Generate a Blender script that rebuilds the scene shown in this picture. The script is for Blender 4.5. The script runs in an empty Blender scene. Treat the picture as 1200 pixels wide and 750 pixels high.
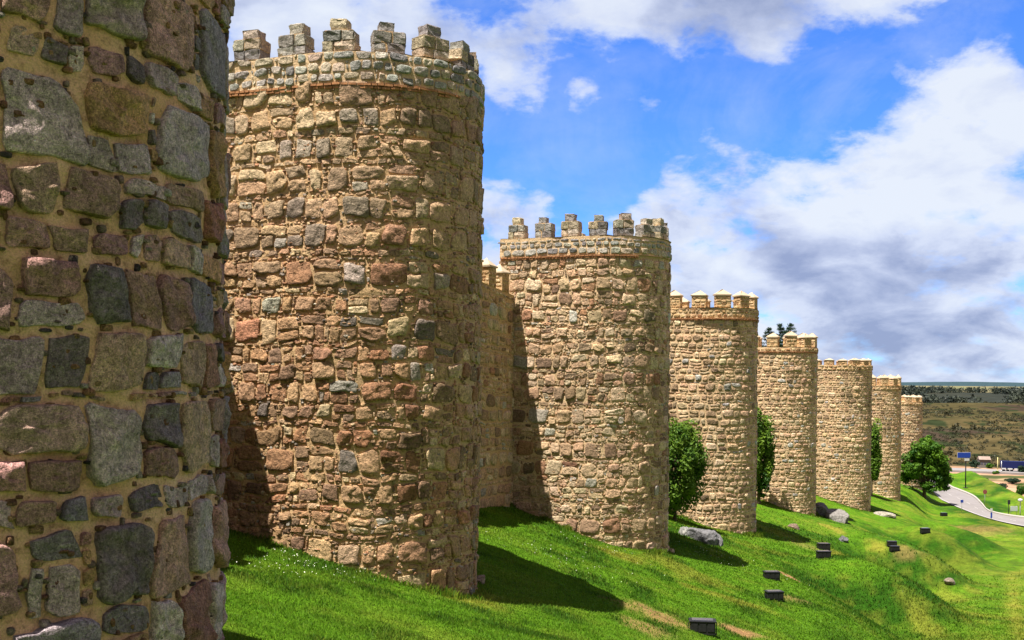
import bpy, math, random
import numpy as np

SC = bpy.context.scene
COL = SC.collection
PI = math.pi
RNG = np.random.default_rng(7)

# ------------------------------------------------------------------ camera model
F = 1300.0          # focal length in photo pixels (1200 wide)
PX0, PY0 = 600.0, 443.0
ROLL = math.radians(0.5)
CR, SR = math.cos(ROLL), math.sin(ROLL)


def unp(px, py, Z):
    """survey point: photo pixel at measured depth Z -> place in metres"""
    a, b = (px - PX0) / F, (PY0 - py) / F
    return np.array([Z * (a * CR - b * SR), Z, Z * (a * SR + b * CR)])


# ------------------------------------------------------------------ noise
def _hash(ix, iy, iz, seed):
    h = (ix.astype(np.int64) * 374761393 + iy.astype(np.int64) * 668265263 + iz.astype(np.int64) * 2147483647 + seed * 974711) & 0xFFFFFFFF
    h = ((h ^ (h >> 13)) * 1274126177) & 0xFFFFFFFF
    h = (h ^ (h >> 16)) & 0xFFFFFFFF
    return h / 4294967295.0 * 2 - 1


def vn(x, y, z=0.0, seed=0):
    x = np.asarray(x, float); y = np.asarray(y, float); z = np.zeros_like(x) + z
    ix, iy, iz = np.floor(x), np.floor(y), np.floor(z)
    fx, fy, fz = x - ix, y - iy, z - iz
    fx = fx * fx * (3 - 2 * fx); fy = fy * fy * (3 - 2 * fy); fz = fz * fz * (3 - 2 * fz)
    ix = ix.astype(np.int64); iy = iy.astype(np.int64); iz = iz.astype(np.int64)
    r = 0
    for dx in (0, 1):
        for dy in (0, 1):
            for dz in (0, 1):
                w = (fx if dx else 1 - fx) * (fy if dy else 1 - fy) * (fz if dz else 1 - fz)
                r = r + w * _hash(ix + dx, iy + dy, iz + dz, seed)
    return r


def fbm(x, y, z=0.0, seed=0, oct=4):
    a, s, r = 1.0, 0.0, 0
    x = np.asarray(x, float); y = np.asarray(y, float); z = np.asarray(z, float)
    for i in range(oct):
        r = r + a * vn(x, y, z, seed + i * 17); s += a
        x, y, z, a = x * 2.03, y * 2.03, z * 2.03, a * 0.5
    return r / s


def sstep(a, b, x):
    t = np.clip((np.asarray(x, float) - a) / (b - a), 0, 1)
    return t * t * (3 - 2 * t)


# ------------------------------------------------------------------ mesh helpers
class MB:
    """collects vertices, faces, material slots and colours of ONE mesh"""

    def __init__(s):
        s.v, s.c, s.f, s.n = [], [], [], 0      # f: list of (faces array, slot, smooth)

    def add(s, v, faces, slot=0, col=None, smooth=True):
        v = np.asarray(v, float).reshape(-1, 3)
        if col is None:
            col = np.ones((len(v), 3)) * 0.5
        col = np.asarray(col, float)
        if col.ndim == 1:
            col = np.tile(col, (len(v), 1))
        s.v.append(v); s.c.append(col)
        if isinstance(faces, np.ndarray):
            s.f.append((faces + s.n, slot, smooth))
        else:
            by = {}
            for f in faces:
                by.setdefault(len(f), []).append(f)
            for k, fs in by.items():
                s.f.append((np.array(fs) + s.n, slot, smooth))
        s.n += len(v)

    def build(s, name, mats, parent=None, xf=None):
        me = bpy.data.meshes.new(name)
        v = np.concatenate(s.v); c = np.concatenate(s.c)
        li = np.concatenate([f.reshape(-1) for f, _, _ in s.f]).astype(np.int32)
        tot = np.concatenate([np.full(len(f), f.shape[1]) for f, _, _ in s.f]).astype(np.int32)
        sl = np.concatenate([np.full(len(f), k) for f, k, _ in s.f]).astype(np.int32)
        sm = np.concatenate([np.full(len(f), b) for f, _, b in s.f]).astype(bool)
        st = np.concatenate([[0], np.cumsum(tot)[:-1]]).astype(np.int32)
        me.vertices.add(len(v)); me.vertices.foreach_set('co', v.astype(np.float32).ravel())
        me.loops.add(len(li)); me.loops.foreach_set('vertex_index', li)
        me.polygons.add(len(tot)); me.polygons.foreach_set('loop_start', st)
        me.polygons.foreach_set('material_index', sl); me.polygons.foreach_set('use_smooth', sm)
        at = me.attributes.new('Col', 'FLOAT_COLOR', 'POINT')
        at.data.foreach_set('color', np.concatenate([c, np.ones((len(c), 1))], 1).astype(np.float32).ravel())
        for m in (mats if isinstance(mats, (list, tuple)) else [mats]):
            me.materials.append(m)
        me.update(calc_edges=True); me.validate()
        return link(name, me, parent)


def link(name, me, parent=None):
    o = bpy.data.objects.new(name, me); COL.objects.link(o)
    if parent is not None:
        o.parent = parent
    return o


def thing(name, label, cat, loc=(0, 0, 0), rotz=0.0, group=None):
    o = bpy.data.objects.new(name, None); COL.objects.link(o)
    o.empty_display_size = 0.3
    o.location = loc; o.rotation_euler = (0, 0, rotz)
    return tag(o, label, cat, group)


def tag(o, label, cat, group=None, kind=None):
    if label: o['label'] = label
    if cat: o['category'] = cat
    if group: o['group'] = group
    if kind: o['kind'] = kind
    return o


def box_vf(cx, cy, cz, sx, sy, sz, bev=0.0):
    """chamfered box"""
    hx, hy, hz = sx / 2, sy / 2, sz / 2
    if bev <= 0:
        v = [(cx + a * hx, cy + b * hy, cz + c * hz) for a in (-1, 1) for b in (-1, 1) for c in (-1, 1)]
        f = [(0, 1, 3, 2), (4, 6, 7, 5), (0, 4, 5, 1), (2, 3, 7, 6), (0, 2, 6, 4), (1, 5, 7, 3)]
        return np.array(v), f
    import bmesh
    bm = bmesh.new(); bmesh.ops.create_cube(bm, size=1.0)
    for q in bm.verts:
        q.co.x = cx + q.co.x * sx; q.co.y = cy + q.co.y * sy; q.co.z = cz + q.co.z * sz
    bmesh.ops.bevel(bm, geom=list(bm.edges), offset=bev, segments=2, profile=0.6, affect='EDGES')
    bm.verts.ensure_lookup_table()
    v = np.array([q.co[:] for q in bm.verts]); f = [tuple(q.index for q in p.verts) for p in bm.faces]
    bm.free()
    return v, f


def tube_vf(pts, rad, k=8):
    pts = np.asarray(pts, float); rad = np.atleast_1d(np.asarray(rad, float))
    if len(rad) == 1: rad = np.repeat(rad, len(pts))
    V = []
    for i, p in enumerate(pts):
        d = pts[min(i + 1, len(pts) - 1)] - pts[max(i - 1, 0)]
        d = d / (np.linalg.norm(d) + 1e-9)
        a = np.cross(d, (0.31, 0.95, 0.1)); a /= np.linalg.norm(a) + 1e-9
        b = np.cross(d, a)
        for j in range(k):
            t = 2 * PI * j / k
            V.append(p + rad[i] * (a * math.cos(t) + b * math.sin(t)))
    fs = []
    n = len(pts)
    for i in range(n - 1):
        for j in range(k):
            fs.append((i * k + j, i * k + (j + 1) % k, (i + 1) * k + (j + 1) % k, (i + 1) * k + j))
    fs.append(tuple(range(k))[::-1]); fs.append(tuple((n - 1) * k + j for j in range(k)))
    return np.array(V), fs


# ------------------------------------------------------------------ materials
def mat(name):
    m = bpy.data.materials.new(name); m.use_nodes = True
    nt = m.node_tree
    b = nt.nodes['Principled BSDF']
    b.inputs['Specular IOR Level'].default_value = 0.25
    return m, nt, b


def N(nt, t, **kw):
    n = nt.nodes.new(t)
    for k, v in kw.items():
        if k in n.inputs: n.inputs[k].default_value = v
        else: setattr(n, k, v)
    return n


def noise(nt, vec, scale, detail=4, rough=0.6, dist=0.0):
    n = N(nt, 'ShaderNodeTexNoise', Scale=scale, Detail=detail, Roughness=rough, Distortion=dist)
    nt.links.new(vec, n.inputs['Vector'])
    return n.outputs['Fac']


def ramp(nt, fac, stops):
    r = nt.nodes.new('ShaderNodeValToRGB')
    el = r.color_ramp.elements
    while len(el) < len(stops): el.new(0.5)
    for e, (p, c) in zip(el, stops):
        e.position = p; e.color = (c, c, c, 1) if not hasattr(c, '__len__') else (*c, 1)
    nt.links.new(fac, r.inputs['Fac'])
    return r.outputs['Color']


def mix(nt, a, b, fac, mode='MIX'):
    m = nt.nodes.new('ShaderNodeMix'); m.data_type = 'RGBA'; m.blend_type = mode
    for ix, val in ((0, fac), (6, a), (7, b)):
        sock = m.inputs[ix]
        if hasattr(val, 'node'): nt.links.new(val, sock)
        elif ix == 0: sock.default_value = val
        else: sock.default_value = (*val, 1) if hasattr(val, '__len__') else (val, val, val, 1)
    return m.outputs[2]


def math_(nt, op, a, b=None, clamp=False):
    m = nt.nodes.new('ShaderNodeMath'); m.operation = op; m.use_clamp = clamp
    for s, v in ((m.inputs[0], a), (m.inputs[1], b)):
        if v is None: continue
        if hasattr(v, 'node'): nt.links.new(v, s)
        else: s.default_value = v
    return m.outputs[0]


def coords(nt):
    return nt.nodes.new('ShaderNodeTexCoord').outputs['Object']


def bump(nt, bsdf, h, strength, dist, prev=None):
    b = N(nt, 'ShaderNodeBump', Strength=strength, Distance=dist)
    nt.links.new(h, b.inputs['Height'])
    if prev is not None: nt.links.new(prev, b.inputs['Normal'])
    nt.links.new(b.outputs['Normal'], bsdf.inputs['Normal'])
    return b.outputs['Normal']


def stone_mat(name, fine=24.0, b1=0.9, b2=0.6, d1=0.05, d2=0.015, lichen=0.25, near=False):
    m, nt, b = mat(name)
    co = coords(nt)
    at = N(nt, 'ShaderNodeAttribute', attribute_name='Col').outputs['Color']
    n1 = noise(nt, co, 2.6, 5, 0.65, 0.6)
    n2 = noise(nt, co, fine, 4, 0.7)
    n3 = noise(nt, co, fine * 5, 2, 0.7)
    k = mix(nt, at, ramp(nt, n1, [(0.28, 0.62), (0.5, 1.0), (0.75, 1.28)]), 0.85, 'MULTIPLY')
    k = mix(nt, k, ramp(nt, n2, [(0.3, 0.40), (0.5, 0.95), (0.72, 1.45)]), 0.9, 'MULTIPLY')
    k = mix(nt, k, ramp(nt, n3, [(0.34, 0.45), (0.5, 1.0), (0.66, 1.55)]), 0.8, 'MULTIPLY')
    if near:
        k = mix(nt, k, ramp(nt, noise(nt, co, 7.0, 6, 0.7, 1.2), [(0.30, 0.70), (0.5, 1.1), (0.70, 1.7)]), 0.8, 'MULTIPLY')
        k = mix(nt, k, (0.10, 0.075, 0.06), ramp(nt, noise(nt, co, 4.2, 7, 0.75, 0.8), [(0.62, 0.0), (0.70, 0.7)]))
    li = ramp(nt, noise(nt, co, 6.5, 6, 0.72, 0.4), [(0.60, 0.0), (0.70, 1.0)])
    k = mix(nt, k, (0.52, 0.40, 0.22), math_(nt, 'MULTIPLY', li, lichen))
    nt.links.new(k, b.inputs['Base Color'])
    b.inputs['Roughness'].default_value = 0.9
    p = bump(nt, b, noise(nt, co, fine * 0.35, 5, 0.7, 0.3), b1, d1)
    bump(nt, b, n2, b2, d2, p)
    return m


def mortar_mat(name, c1, c2, c3):
    m, nt, b = mat(name)
    co = coords(nt)
    n1 = noise(nt, co, 1.3, 5, 0.6)
    n2 = noise(nt, co, 16, 5, 0.7)
    n3 = noise(nt, co, 70, 3, 0.7)
    k = mix(nt, c1, c2, ramp(nt, n1, [(0.35, 0.0), (0.65, 1.0)]))
    k = mix(nt, k, c3, ramp(nt, n2, [(0.50, 0.0), (0.68, 0.85)]))
    k = mix(nt, k, ramp(nt, n3, [(0.3, 0.6), (0.5, 1.0), (0.72, 1.3)]), 0.6, 'MULTIPLY')
    nt.links.new(k, b.inputs['Base Color'])
    b.inputs['Roughness'].default_value = 0.95
    p = bump(nt, b, n2, 1.0, 0.04)
    bump(nt, b, n3, 0.6, 0.012, p)
    return m


def plain_mat(name, col, rough=0.6, metal=0.0, var=0.25, scale=8.0, bmp=0.2):
    m, nt, b = mat(name)
    co = coords(nt)
    n = noise(nt, co, scale, 5, 0.65)
    k = mix(nt, col, ramp(nt, n, [(0.3, 1 - var), (0.7, 1 + var)]), 1.0, 'MULTIPLY')
    nt.links.new(k, b.inputs['Base Color'])
    b.inputs['Roughness'].default_value = rough; b.inputs['Metallic'].default_value = metal
    if bmp: bump(nt, b, noise(nt, co, scale * 4, 3), bmp, 0.01)
    return m


def leaf_mat(name, dark, light, trans=0.35):
    m, nt, b = mat(name)
    at = N(nt, 'ShaderNodeAttribute', attribute_name='Col').outputs['Color']
    sep = nt.nodes.new('ShaderNodeSeparateColor'); nt.links.new(at, sep.inputs[0])
    k = mix(nt, dark, light, sep.outputs[0])
    nt.links.new(k, b.inputs['Base Color'])
    b.inputs['Roughness'].default_value = 0.55
    tr = nt.nodes.new('ShaderNodeBsdfTranslucent'); nt.links.new(k, tr.inputs['Color'])
    mx = nt.nodes.new('ShaderNodeMixShader'); mx.inputs[0].default_value = trans
    nt.links.new(b.outputs[0], mx.inputs[1]); nt.links.new(tr.outputs[0], mx.inputs[2])
    nt.links.new(mx.outputs[0], nt.nodes['Material Output'].inputs['Surface'])
    return m


M = {}
M['stone_near'] = stone_mat('granite near', 34, 1.0, 0.9, 0.16, 0.03, 0.35, True)
M['stone'] = stone_mat('granite', 14, 1.0, 0.8, 0.10, 0.04, 0.25)
M['stone_far'] = stone_mat('granite far', 9, 1.0, 0.8, 0.12, 0.05, 0.2)
M['mortar_gold'] = mortar_mat('golden lime mortar', (0.84, 0.55, 0.34), (0.74, 0.44, 0.24), (0.34, 0.19, 0.10))
M['mortar'] = mortar_mat('tan lime mortar', (0.58, 0.40, 0.225), (0.50, 0.325, 0.165), (0.29, 0.175, 0.085))
M['mortar_pale'] = mortar_mat('pale lime mortar', (0.63, 0.465, 0.29), (0.56, 0.39, 0.225), (0.36, 0.235, 0.13))
M['brick'] = plain_mat('brick string', (0.36, 0.17, 0.08), 0.9, 0, 0.45, 9, 0.5)
M['cap'] = plain_mat('pale cap stone', (0.44, 0.35, 0.25), 0.9, 0, 0.2, 6, 0.4)

# ------------------------------------------------------------------ survey of the towers
# name, right silhouette at base (px,py), depth, radius, flat, merlon top / sill / cornice (py at px), wall bearing
TW = [
    dict(p=(255, 860), Z=10.0, top=None, px=0, bear=13),
    dict(p=(558, 687), Z=26.5, top=29, sill=68, corn=104, px=440, zf=-2.2, bear=20),
    dict(p=(782, 646), Z=43.9, top=252, sill=277, corn=299, px=715, zf=-2.0, bear=22.5),
    dict(p=(886, 626), Z=60.8, top=339, sill=361, corn=373, px=850, zf=-1.8, bear=23.5),
    dict(p=(956, 603), Z=80.9, top=388.5, sill=407, corn=412, px=930, zf=-1.5, bear=26),
    dict(p=(1020, 599), Z=96.0, top=419.5, sill=428, corn=434, px=1000, zf=-1.5, bear=27),
    dict(p=(1055, 586), Z=118.0, top=439, sill=452, corn=457, px=1045, zf=-1.5, bear=26),
    dict(p=(1080, 572), Z=140.0, top=463, sill=471, corn=475, px=1070, zf=-1.5, bear=26),
]
RAD = 2.6
for i, t in enumerate(TW):
    P = unp(*t['p'], t['Z']); t['P'] = P
    d = P[:2] / np.linalg.norm(P[:2]); n = np.array([d[1], -d[0]])
    t['r'] = RAD if i else 2.55
    t['C'] = P[:2] - t['r'] * n
    a = math.radians(t['bear'])
    t['u'] = np.array([math.sin(a), math.cos(a)]); t['v'] = np.array([math.cos(a), -math.sin(a)])
    t['zb'] = P[2]
    t['nose'] = t['C'] + t['r'] * t['v']
    t['L'] = 2.8
    if t['top']:
        Zf = t['Z'] + t['zf']
        t['ztop'] = unp(t['px'], t['top'], Zf)[2]; t['zsill'] = unp(t['px'], t['sill'], Zf)[2]; t['zcorn'] = unp(t['px'], t['corn'], Zf)[2]
TW[0]['zb'] = -3.35
TW[0].update(ztop=7.2, zsill=6.3, zcorn=5.7)

NOSE = [t['nose'] for t in TW]; NZ = [t['zb'] for t in TW]
NOSE = [NOSE[0] - TW[0]['u'] * 70] + NOSE + [NOSE[-1] + TW[-1]['u'] * 120]
NZ = [NZ[0] + 3.0] + NZ + [NZ[-1] - 3.0]
NOSE = np.array(NOSE); NZ = np.array(NZ)
SEGL = np.linalg.norm(np.diff(NOSE, axis=0), axis=1); UK = np.concatenate([[0], np.cumsum(SEGL)])


def uv_of(x, y):
    x = np.asarray(x, float); y = np.asarray(y, float)
    best = np.full(x.shape, 1e18); U = np.zeros_like(x); V = np.zeros_like(x)
    for k in range(len(SEGL)):
        a, b = NOSE[k], NOSE[k + 1]; d = (b - a) / SEGL[k]
        t = (x - a[0]) * d[0] + (y - a[1]) * d[1]
        tc = np.clip(t, 0, SEGL[k])
        qx, qy = a[0] + d[0] * tc, a[1] + d[1] * tc
        dd = (x - qx) ** 2 + (y - qy) ** 2
        side = (x - a[0]) * d[1] - (y - a[1]) * d[0]
        v = np.sign(side) * np.sqrt(dd)
        m = dd < best
        best = np.where(m, dd, best); U = np.where(m, UK[k] + tc, U); V = np.where(m, v, V)
    return U, V


CREST = np.array([(52, 20), (55.5, 80), (57.5, 105), (59.3, 128.5), (61.2, 140), (66, 160), (72, 183), (88, 230), (130, 320)], float)


def crest_d(x, y):
    cx = np.interp(y, CREST[:, 1], CREST[:, 0])
    return (np.asarray(x, float) - cx) * 0.93


GV = np.array([-60, -14, -9, -6, -3, 0, 3, 5.5, 7.2, 8.8, 9.8, 11, 14, 17, 19, 24, 60], float)
GZ = np.array([4.0, 3.8, 2.6, 1.7, 0.8, 0, -0.85, -1.6, -2.3, -3.05, -3.25, -3.3, -3.3, -3.25, -2.95, -2.7, -2.7], float)
ZROAD = -15.0


def spur(U, V):
    ph = (U - UK[2]) / 17.5 + V * 0.03
    return np.sin(2 * PI * ph) + 0.3 * np.sin(4 * PI * ph + 0.6)


def ground(x, y):
    x = np.asarray(x, float); y = np.asarray(y, float)
    U, V = uv_of(x, y)
    # spurs: the foot of the bank swings in and out
    rid = spur(U, V)
    z = np.interp(U, UK, NZ) + np.interp(V - 1.9 * rid * sstep(2.5, 7.0, V) * (1 - sstep(10.5, 14, V)) * sstep(34, 46, y), GV, GZ)
    z = z + 0.42 * rid * sstep(1.0, 6.0, V) * (1 - sstep(8.0, 11.5, V)) * sstep(40, 48, y)
    z = z + 0.15 * fbm(x / 2.9, y / 2.9, 0, 5, 4) + 0.25 * fbm(x / 11, y / 11, 0, 9, 2) * sstep(0.3, 3, np.abs(V))
    # level ground carrying the near road
    far = sstep(90, 122, y) * sstep(0, 1, (V - np.interp(y, [96, 125], [3.0, -0.6])) / np.interp(y, [96, 125], [5.0, 3.4]))
    z = z * (1 - far) + far * (ZROAD + 0.03 * fbm(x / 5, y / 5, 0, 3, 2))
    d = crest_d(x, y)
    bank = sstep(-0.3, 2.5, d) * 0.75 * sstep(90, 115, y)
    z = z + bank
    z = np.where(d > 2.5, z - 0.5 * np.clip(d - 2.5, 0, 40) * sstep(2.5, 4.5, d), z)
    z = z - 0.45 * np.clip(y - 172 - 0.1 * np.clip(x, 0, 60), 0, 60)
    return z


def on_ground(px, py, lo=5.0, hi=230.0):
    """where the sight line through a photo pixel meets the ground"""
    Z = np.geomspace(lo, hi, 3000)
    p = unp(px, py, Z)
    d = p[2] - ground(p[0], p[1])
    k = np.argmax(d < 0)
    return np.array([p[0][k], p[1][k], ground(p[0][k:k + 1], p[1][k:k + 1])[0]])


# ------------------------------------------------------------------ stonework
def lay_courses(rng, S, z0, z1, tall=(0.42, 0.72), thin=(0.13, 0.22), wid=(0.32, 0.78), gap=0.035, pthin=0.5,
                tiny=0.5, split=0.28):
    """rows of big stones, levelling rows and small chinking stones: (s, z, w, h, size class)"""
    R = []
    z = z0
    while z < z1:
        h = rng.uniform(*tall); s = -rng.uniform(0, 0.4)
        while s < S:
            w = rng.uniform(*wid) * (0.75 + 0.5 * (h - tall[0]) / (tall[1] - tall[0] + 1e-6))
            if rng.random() < split and h > 0.3:
                hh = h * rng.uniform(0.35, 0.65)
                if rng.random() < 0.5:
                    R.append((s + w / 2, z + hh / 2, w, hh, 0)); R.append((s + w / 2, z + (h + hh) / 2, w, h - hh, 0))
                else:
                    a = rng.uniform(0.35, 0.65)
                    R.append((s + w * a / 2, z + hh / 2, w * a, hh, 0)); R.append((s + w * (1 + a) / 2, z + hh / 2, w * (1 - a), hh, 0))
                    R.append((s + w / 2, z + (h + hh) / 2, w, h - hh, 0))
            else:
                dz = rng.uniform(-0.02, 0.02)
                R.append((s + w / 2, z + h / 2 + dz, w, h * rng.uniform(0.86, 1.0), 0))
            s += w
            if rng.random() < tiny:                      # a stack of chinks in the upright joint
                cw = rng.uniform(0.05, 0.10); q = z + rng.uniform(0, 0.06)
                while q < z + h - 0.05:
                    ch = rng.uniform(0.06, 0.16)
                    if rng.random() < 0.9:
                        R.append((s + cw / 2, q + ch / 2, cw, ch, 1))
                    q += ch
                s += cw
        z += h
        if rng.random() < tiny:
            mh = rng.uniform(0.05, 0.09); s = 0
            while s < S:
                w = rng.uniform(0.06, 0.24)
                if rng.random() < 0.8:
                    R.append((s + w / 2, z + mh / 2 + rng.uniform(-0.01, 0.01), w, mh * rng.uniform(0.7, 1.1), 1))
                s += w + rng.uniform(0, 0.02)
            z += mh
        if rng.random() < pthin:
            h = rng.uniform(*thin); s = -rng.uniform(0, 0.2)
            while s < S:
                w = rng.uniform(0.14, 0.44)
                R.append((s + w / 2, z + h / 2, w, h * rng.uniform(0.75, 1.0), 2))
                s += w
            z += h
    R = np.array(R)
    R = R[(R[:, 0] > 0.02) & (R[:, 0] < S - 0.02) & (R[:, 1] < z1 - 0.02)]
    return R


def pick_colors(rng, n, pal, var=0.18):
    w = np.array([p[0] for p in pal], float); w /= w.sum()
    c = np.array([p[1] for p in pal])[rng.choice(len(pal), n, p=w)]
    return np.clip(c * rng.uniform(1 - var, 1 + var, (n, 1)) * rng.uniform(0.95, 1.05, (n, 3)), 0.02, 0.75)


def fitted(rng, R, K, t, gap, soft=40.0, ztop=None):
    """hewn outlines: four joints, each a little askew, and some knocked-off corners (radius in every direction t, n x K)"""
    n = len(R)
    hw, hh = R[:, 2] / 2, R[:, 3] / 2
    c = R[:, :2] + rng.normal(0, 1, (n, 2)) * np.stack([hw, hh], 1) * 0.03
    rad = np.zeros((n, K))
    off, nrm = [], []
    for k in range(4):
        half = hw if k % 2 == 0 else hh
        other = hh if k % 2 == 0 else hw
        tilt = rng.normal(0, 0.085, n) * np.clip(half / other, 0.4, 1.6)
        nrm.append(k * PI / 2 + tilt); off.append(half - gap / 2 - rng.random(n) ** 2 * 0.10 * half)
    for k in range(4):
        a = math.pi / 4 + k * PI / 2 + rng.normal(0, 0.32, n)
        d = hw * np.abs(np.cos(a)) + hh * np.abs(np.sin(a))
        nrm.append(a); off.append(d * np.where(rng.random(n) < 0.7, rng.uniform(0.70, 0.98, n), 1.2) - gap / 2)
    inv = 0
    for a, o in zip(nrm, off):
        pr = np.maximum(np.cos(t - a[:, None]), 1e-3) / np.maximum(o, 0.012)[:, None]
        inv = inv + (pr * 0.3) ** soft
    rad = 0.3 * inv ** (-1 / soft)
    if ztop is not None:
        sn = np.sin(t)
        rad = np.minimum(rad, np.where(sn > 0.02, np.maximum(ztop - c[:, 1:2], 0.03) / np.maximum(sn, 0.02), 1e3))
    return c, rad


def stones(mb, rng, R, mapf, K, rings, gap, dep, pal, slot=0, warp=0.05, rough=0.2, colf=None, seed=0, expo=(3.2, 10.0), fit=False, ztop=None):
    n = len(R)
    if n == 0: return
    sc, zc, w, h, cl = R.T
    d = rng.uniform(*dep, n) * np.where(cl == 1, 0.55, 1.0) * np.clip(np.minimum(w, h) / 0.3, 0.45, 1.1)
    g = np.minimum(gap * rng.uniform(0.6, 1.6, n), 0.22 * np.minimum(w, h))
    hw, hh = w / 2 - g / 2, h / 2 - g / 2
    t = np.linspace(0, 2 * PI, K, endpoint=False)[None] + rng.uniform(-0.1, 0.1, (n, 1))
    e = rng.uniform(*expo, (n, 1)); e = np.where(cl[:, None] == 1, e * 0.6, e)
    c, s = np.cos(t), np.sin(t)
    px = np.sign(c) * np.abs(c) ** (2 / e); py = np.sign(s) * np.abs(s) ** (2 / e)
    rad = 1 - 0.05 * rng.random((n, 1)) * (1 + np.cos(2 * t + rng.uniform(0, 6.3, (n, 1)))) / 2 \
        - 0.06 * rng.random((n, 1)) * (1 + np.cos(3 * t + rng.uniform(0, 6.3, (n, 1)))) / 2 - 0.03 * rng.random((n, K))
    ct = rng.uniform(0, 6.3, (n, 1)); cut = rng.random((n, 1)) ** 2 * 0.30
    rad = rad - cut * np.clip(np.cos(t - ct) - 0.55, 0, 1)
    tr = rng.normal(0, 0.09, (n, 1)); tr2 = rng.normal(0, 0.07, (n, 1))
    px, py = px * rad * (1 + tr * py), py * rad * (1 + tr2 * px)
    if fit:
        R = R[np.argsort(R[:, 1], kind='stable')]
        sc, zc, w, h, cl = R.T
        d = rng.uniform(*dep, n) * np.where(cl == 1, 0.7, 1.0) * np.clip(np.minimum(w, h) / 0.3, 0.5, 1.1)
        g = gap * rng.uniform(0.5, 1.7, n)
        t = np.linspace(0, 2 * PI, K, endpoint=False)[None] + rng.uniform(0, 0.3, (n, 1))
        t = np.arctan2(np.sin(t) * h[:, None], np.cos(t) * w[:, None])
        cc, rad = fitted(rng, R, K, t, g, ztop=ztop)
        rad = rad * (1 - 0.035 * rng.random((n, K)))
        sc, zc = cc.T
        hw = hh = np.ones(n)
        px, py = np.cos(t) * rad, np.sin(t) * rad
        sz = rad.mean(1, keepdims=True)
    else:
        sz = 1.0
    cols = pick_colors(rng, n, pal)
    if colf is not None: cols = colf(cols, sc, zc, rng)
    tx, ty = rng.normal(0, 0.28, (n, 1)), rng.normal(0, 0.28, (n, 1))
    V = []
    for r_, dj in rings:
        x = px * r_; y = py * r_
        S_ = sc[:, None] + x * hw[:, None]; Z_ = zc[:, None] + y * hh[:, None]
        D = d[:, None] * dj + 0 * x
        if dj > 0:
            D = D + d[:, None] * (tx * x + ty * y) / sz * min(1, dj)
            D = D + d[:, None] * rough * 2.2 * min(1, dj) * fbm(S_ / 0.15, Z_ / 0.15, 0, seed + 3, 4)
        else:
            D = D - 0.03
        V.append((S_, Z_, D))
    V.append((sc[:, None], zc[:, None], d[:, None] * (1.02 + rough * 1.5 * fbm(sc / 0.16, zc / 0.16, 0, seed + 3, 3)[:, None])))
    S_ = np.concatenate([a for a, _, _ in V], 1); Z_ = np.concatenate([a for _, a, _ in V], 1); D = np.concatenate([a for _, _, a in V], 1)
    Z2 = Z_ + warp * vn(S_ * 0.9, Z_ * 0.8, 0, seed + 11) + 0.9 * warp * vn(S_ * 2.7, Z_ * 2.1, 0, seed + 12) + 0.35 * warp * vn(S_ * 7.5, Z_ * 7.5, 0, seed + 14)
    S2 = S_ + warp * vn(S_ * 0.8, Z_ * 1.1, 0, seed + 13) + 1.0 * warp * vn(S_ * 2.1, Z_ * 2.7, 0, seed + 15) + 0.35 * warp * vn(S_ * 7.5, Z_ * 7.5, 0, seed + 16)
    P, nn = mapf(S2.ravel(), Z2.ravel())
    P = P + nn * D.ravel()[:, None]
    nv = K * len(rings) + 1
    base = (np.arange(n) * nv)[:, None, None]
    k = np.arange(K); k2 = (k + 1) % K
    q = []
    for j in range(len(rings) - 1):
        q.append(np.stack([j * K + k, j * K + k2, (j + 1) * K + k2, (j + 1) * K + k], 1))
    q = np.concatenate(q)[None] + base
    j = len(rings) - 1
    tri = np.stack([j * K + k, j * K + k2, np.full(K, nv - 1)], 1)[None] + base
    n0 = mb.n
    mb.add(P, q.reshape(-1, 4), slot, np.repeat(cols, nv, 0))
    mb.f.append((tri.reshape(-1, 3) + n0, slot, True))


def shell(mb, mapf, S, z0, z1, ds, dz, slot, amp, seed):
    """the mortar bed: an uneven skin behind the stones"""
    ns, nz = max(2, int(S / ds)), max(2, int((z1 - z0) / dz))
    s, z = np.meshgrid(np.linspace(0, S, ns + 1), np.linspace(z0, z1, nz + 1))
    P, nn = mapf(s.ravel(), z.ravel())
    D = amp * fbm(s.ravel() / 0.22, z.ravel() / 0.22, 0, seed, 3) - 0.25 * amp
    P = P + nn * D[:, None]
    i = np.arange(nz)[:, None] * (ns + 1) + np.arange(ns)[None]
    i = i.ravel()
    mb.add(P, np.stack([i, i + 1, i + ns + 2, i + ns + 1], 1), slot)


RING_HI = [(1.0, -1), (0.992, 0.5), (0.97, 0.85), (0.92, 0.97), (0.74, 0.98), (0.56, 1.0), (0.36, 1.0), (0.17, 1.02)]
RING_MD = [(1.0, -1), (0.98, 0.65), (0.93, 0.96), (0.62, 1.0), (0.3, 1.02)]
RING_LO = [(1.0, -1), (0.94, 0.75), (0.55, 1.0)]


def dmap(r, L, seed=0):
    """D-shaped plan: along the near side, round the nose, back along the far side (local x = outwards, y = along the wall)"""
    def f(s, z):
        s = np.asarray(s, float)
        th = np.clip((s - L) / r, 0, PI)
        st = s < L; en = s > L + PI * r
        x = np.where(st, s - L, np.where(en, -(s - L - PI * r), r * np.sin(th)))
        y = np.where(st, -r, np.where(en, r, -r * np.cos(th)))
        nx = np.where(st | en, 0, np.sin(th)); ny = np.where(st, -1, np.where(en, 1, -np.cos(th)))
        o = np.zeros_like(x)
        bl = 0.055 * fbm(s / 1.9 + seed * 7.3, np.zeros_like(x) + z / 2.3, 0, 901, 2)        # old walls bulge
        return np.stack([x + nx * bl, y + ny * bl, np.zeros_like(x) + z], 1), np.stack([nx, ny, o], 1)
    return f


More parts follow.
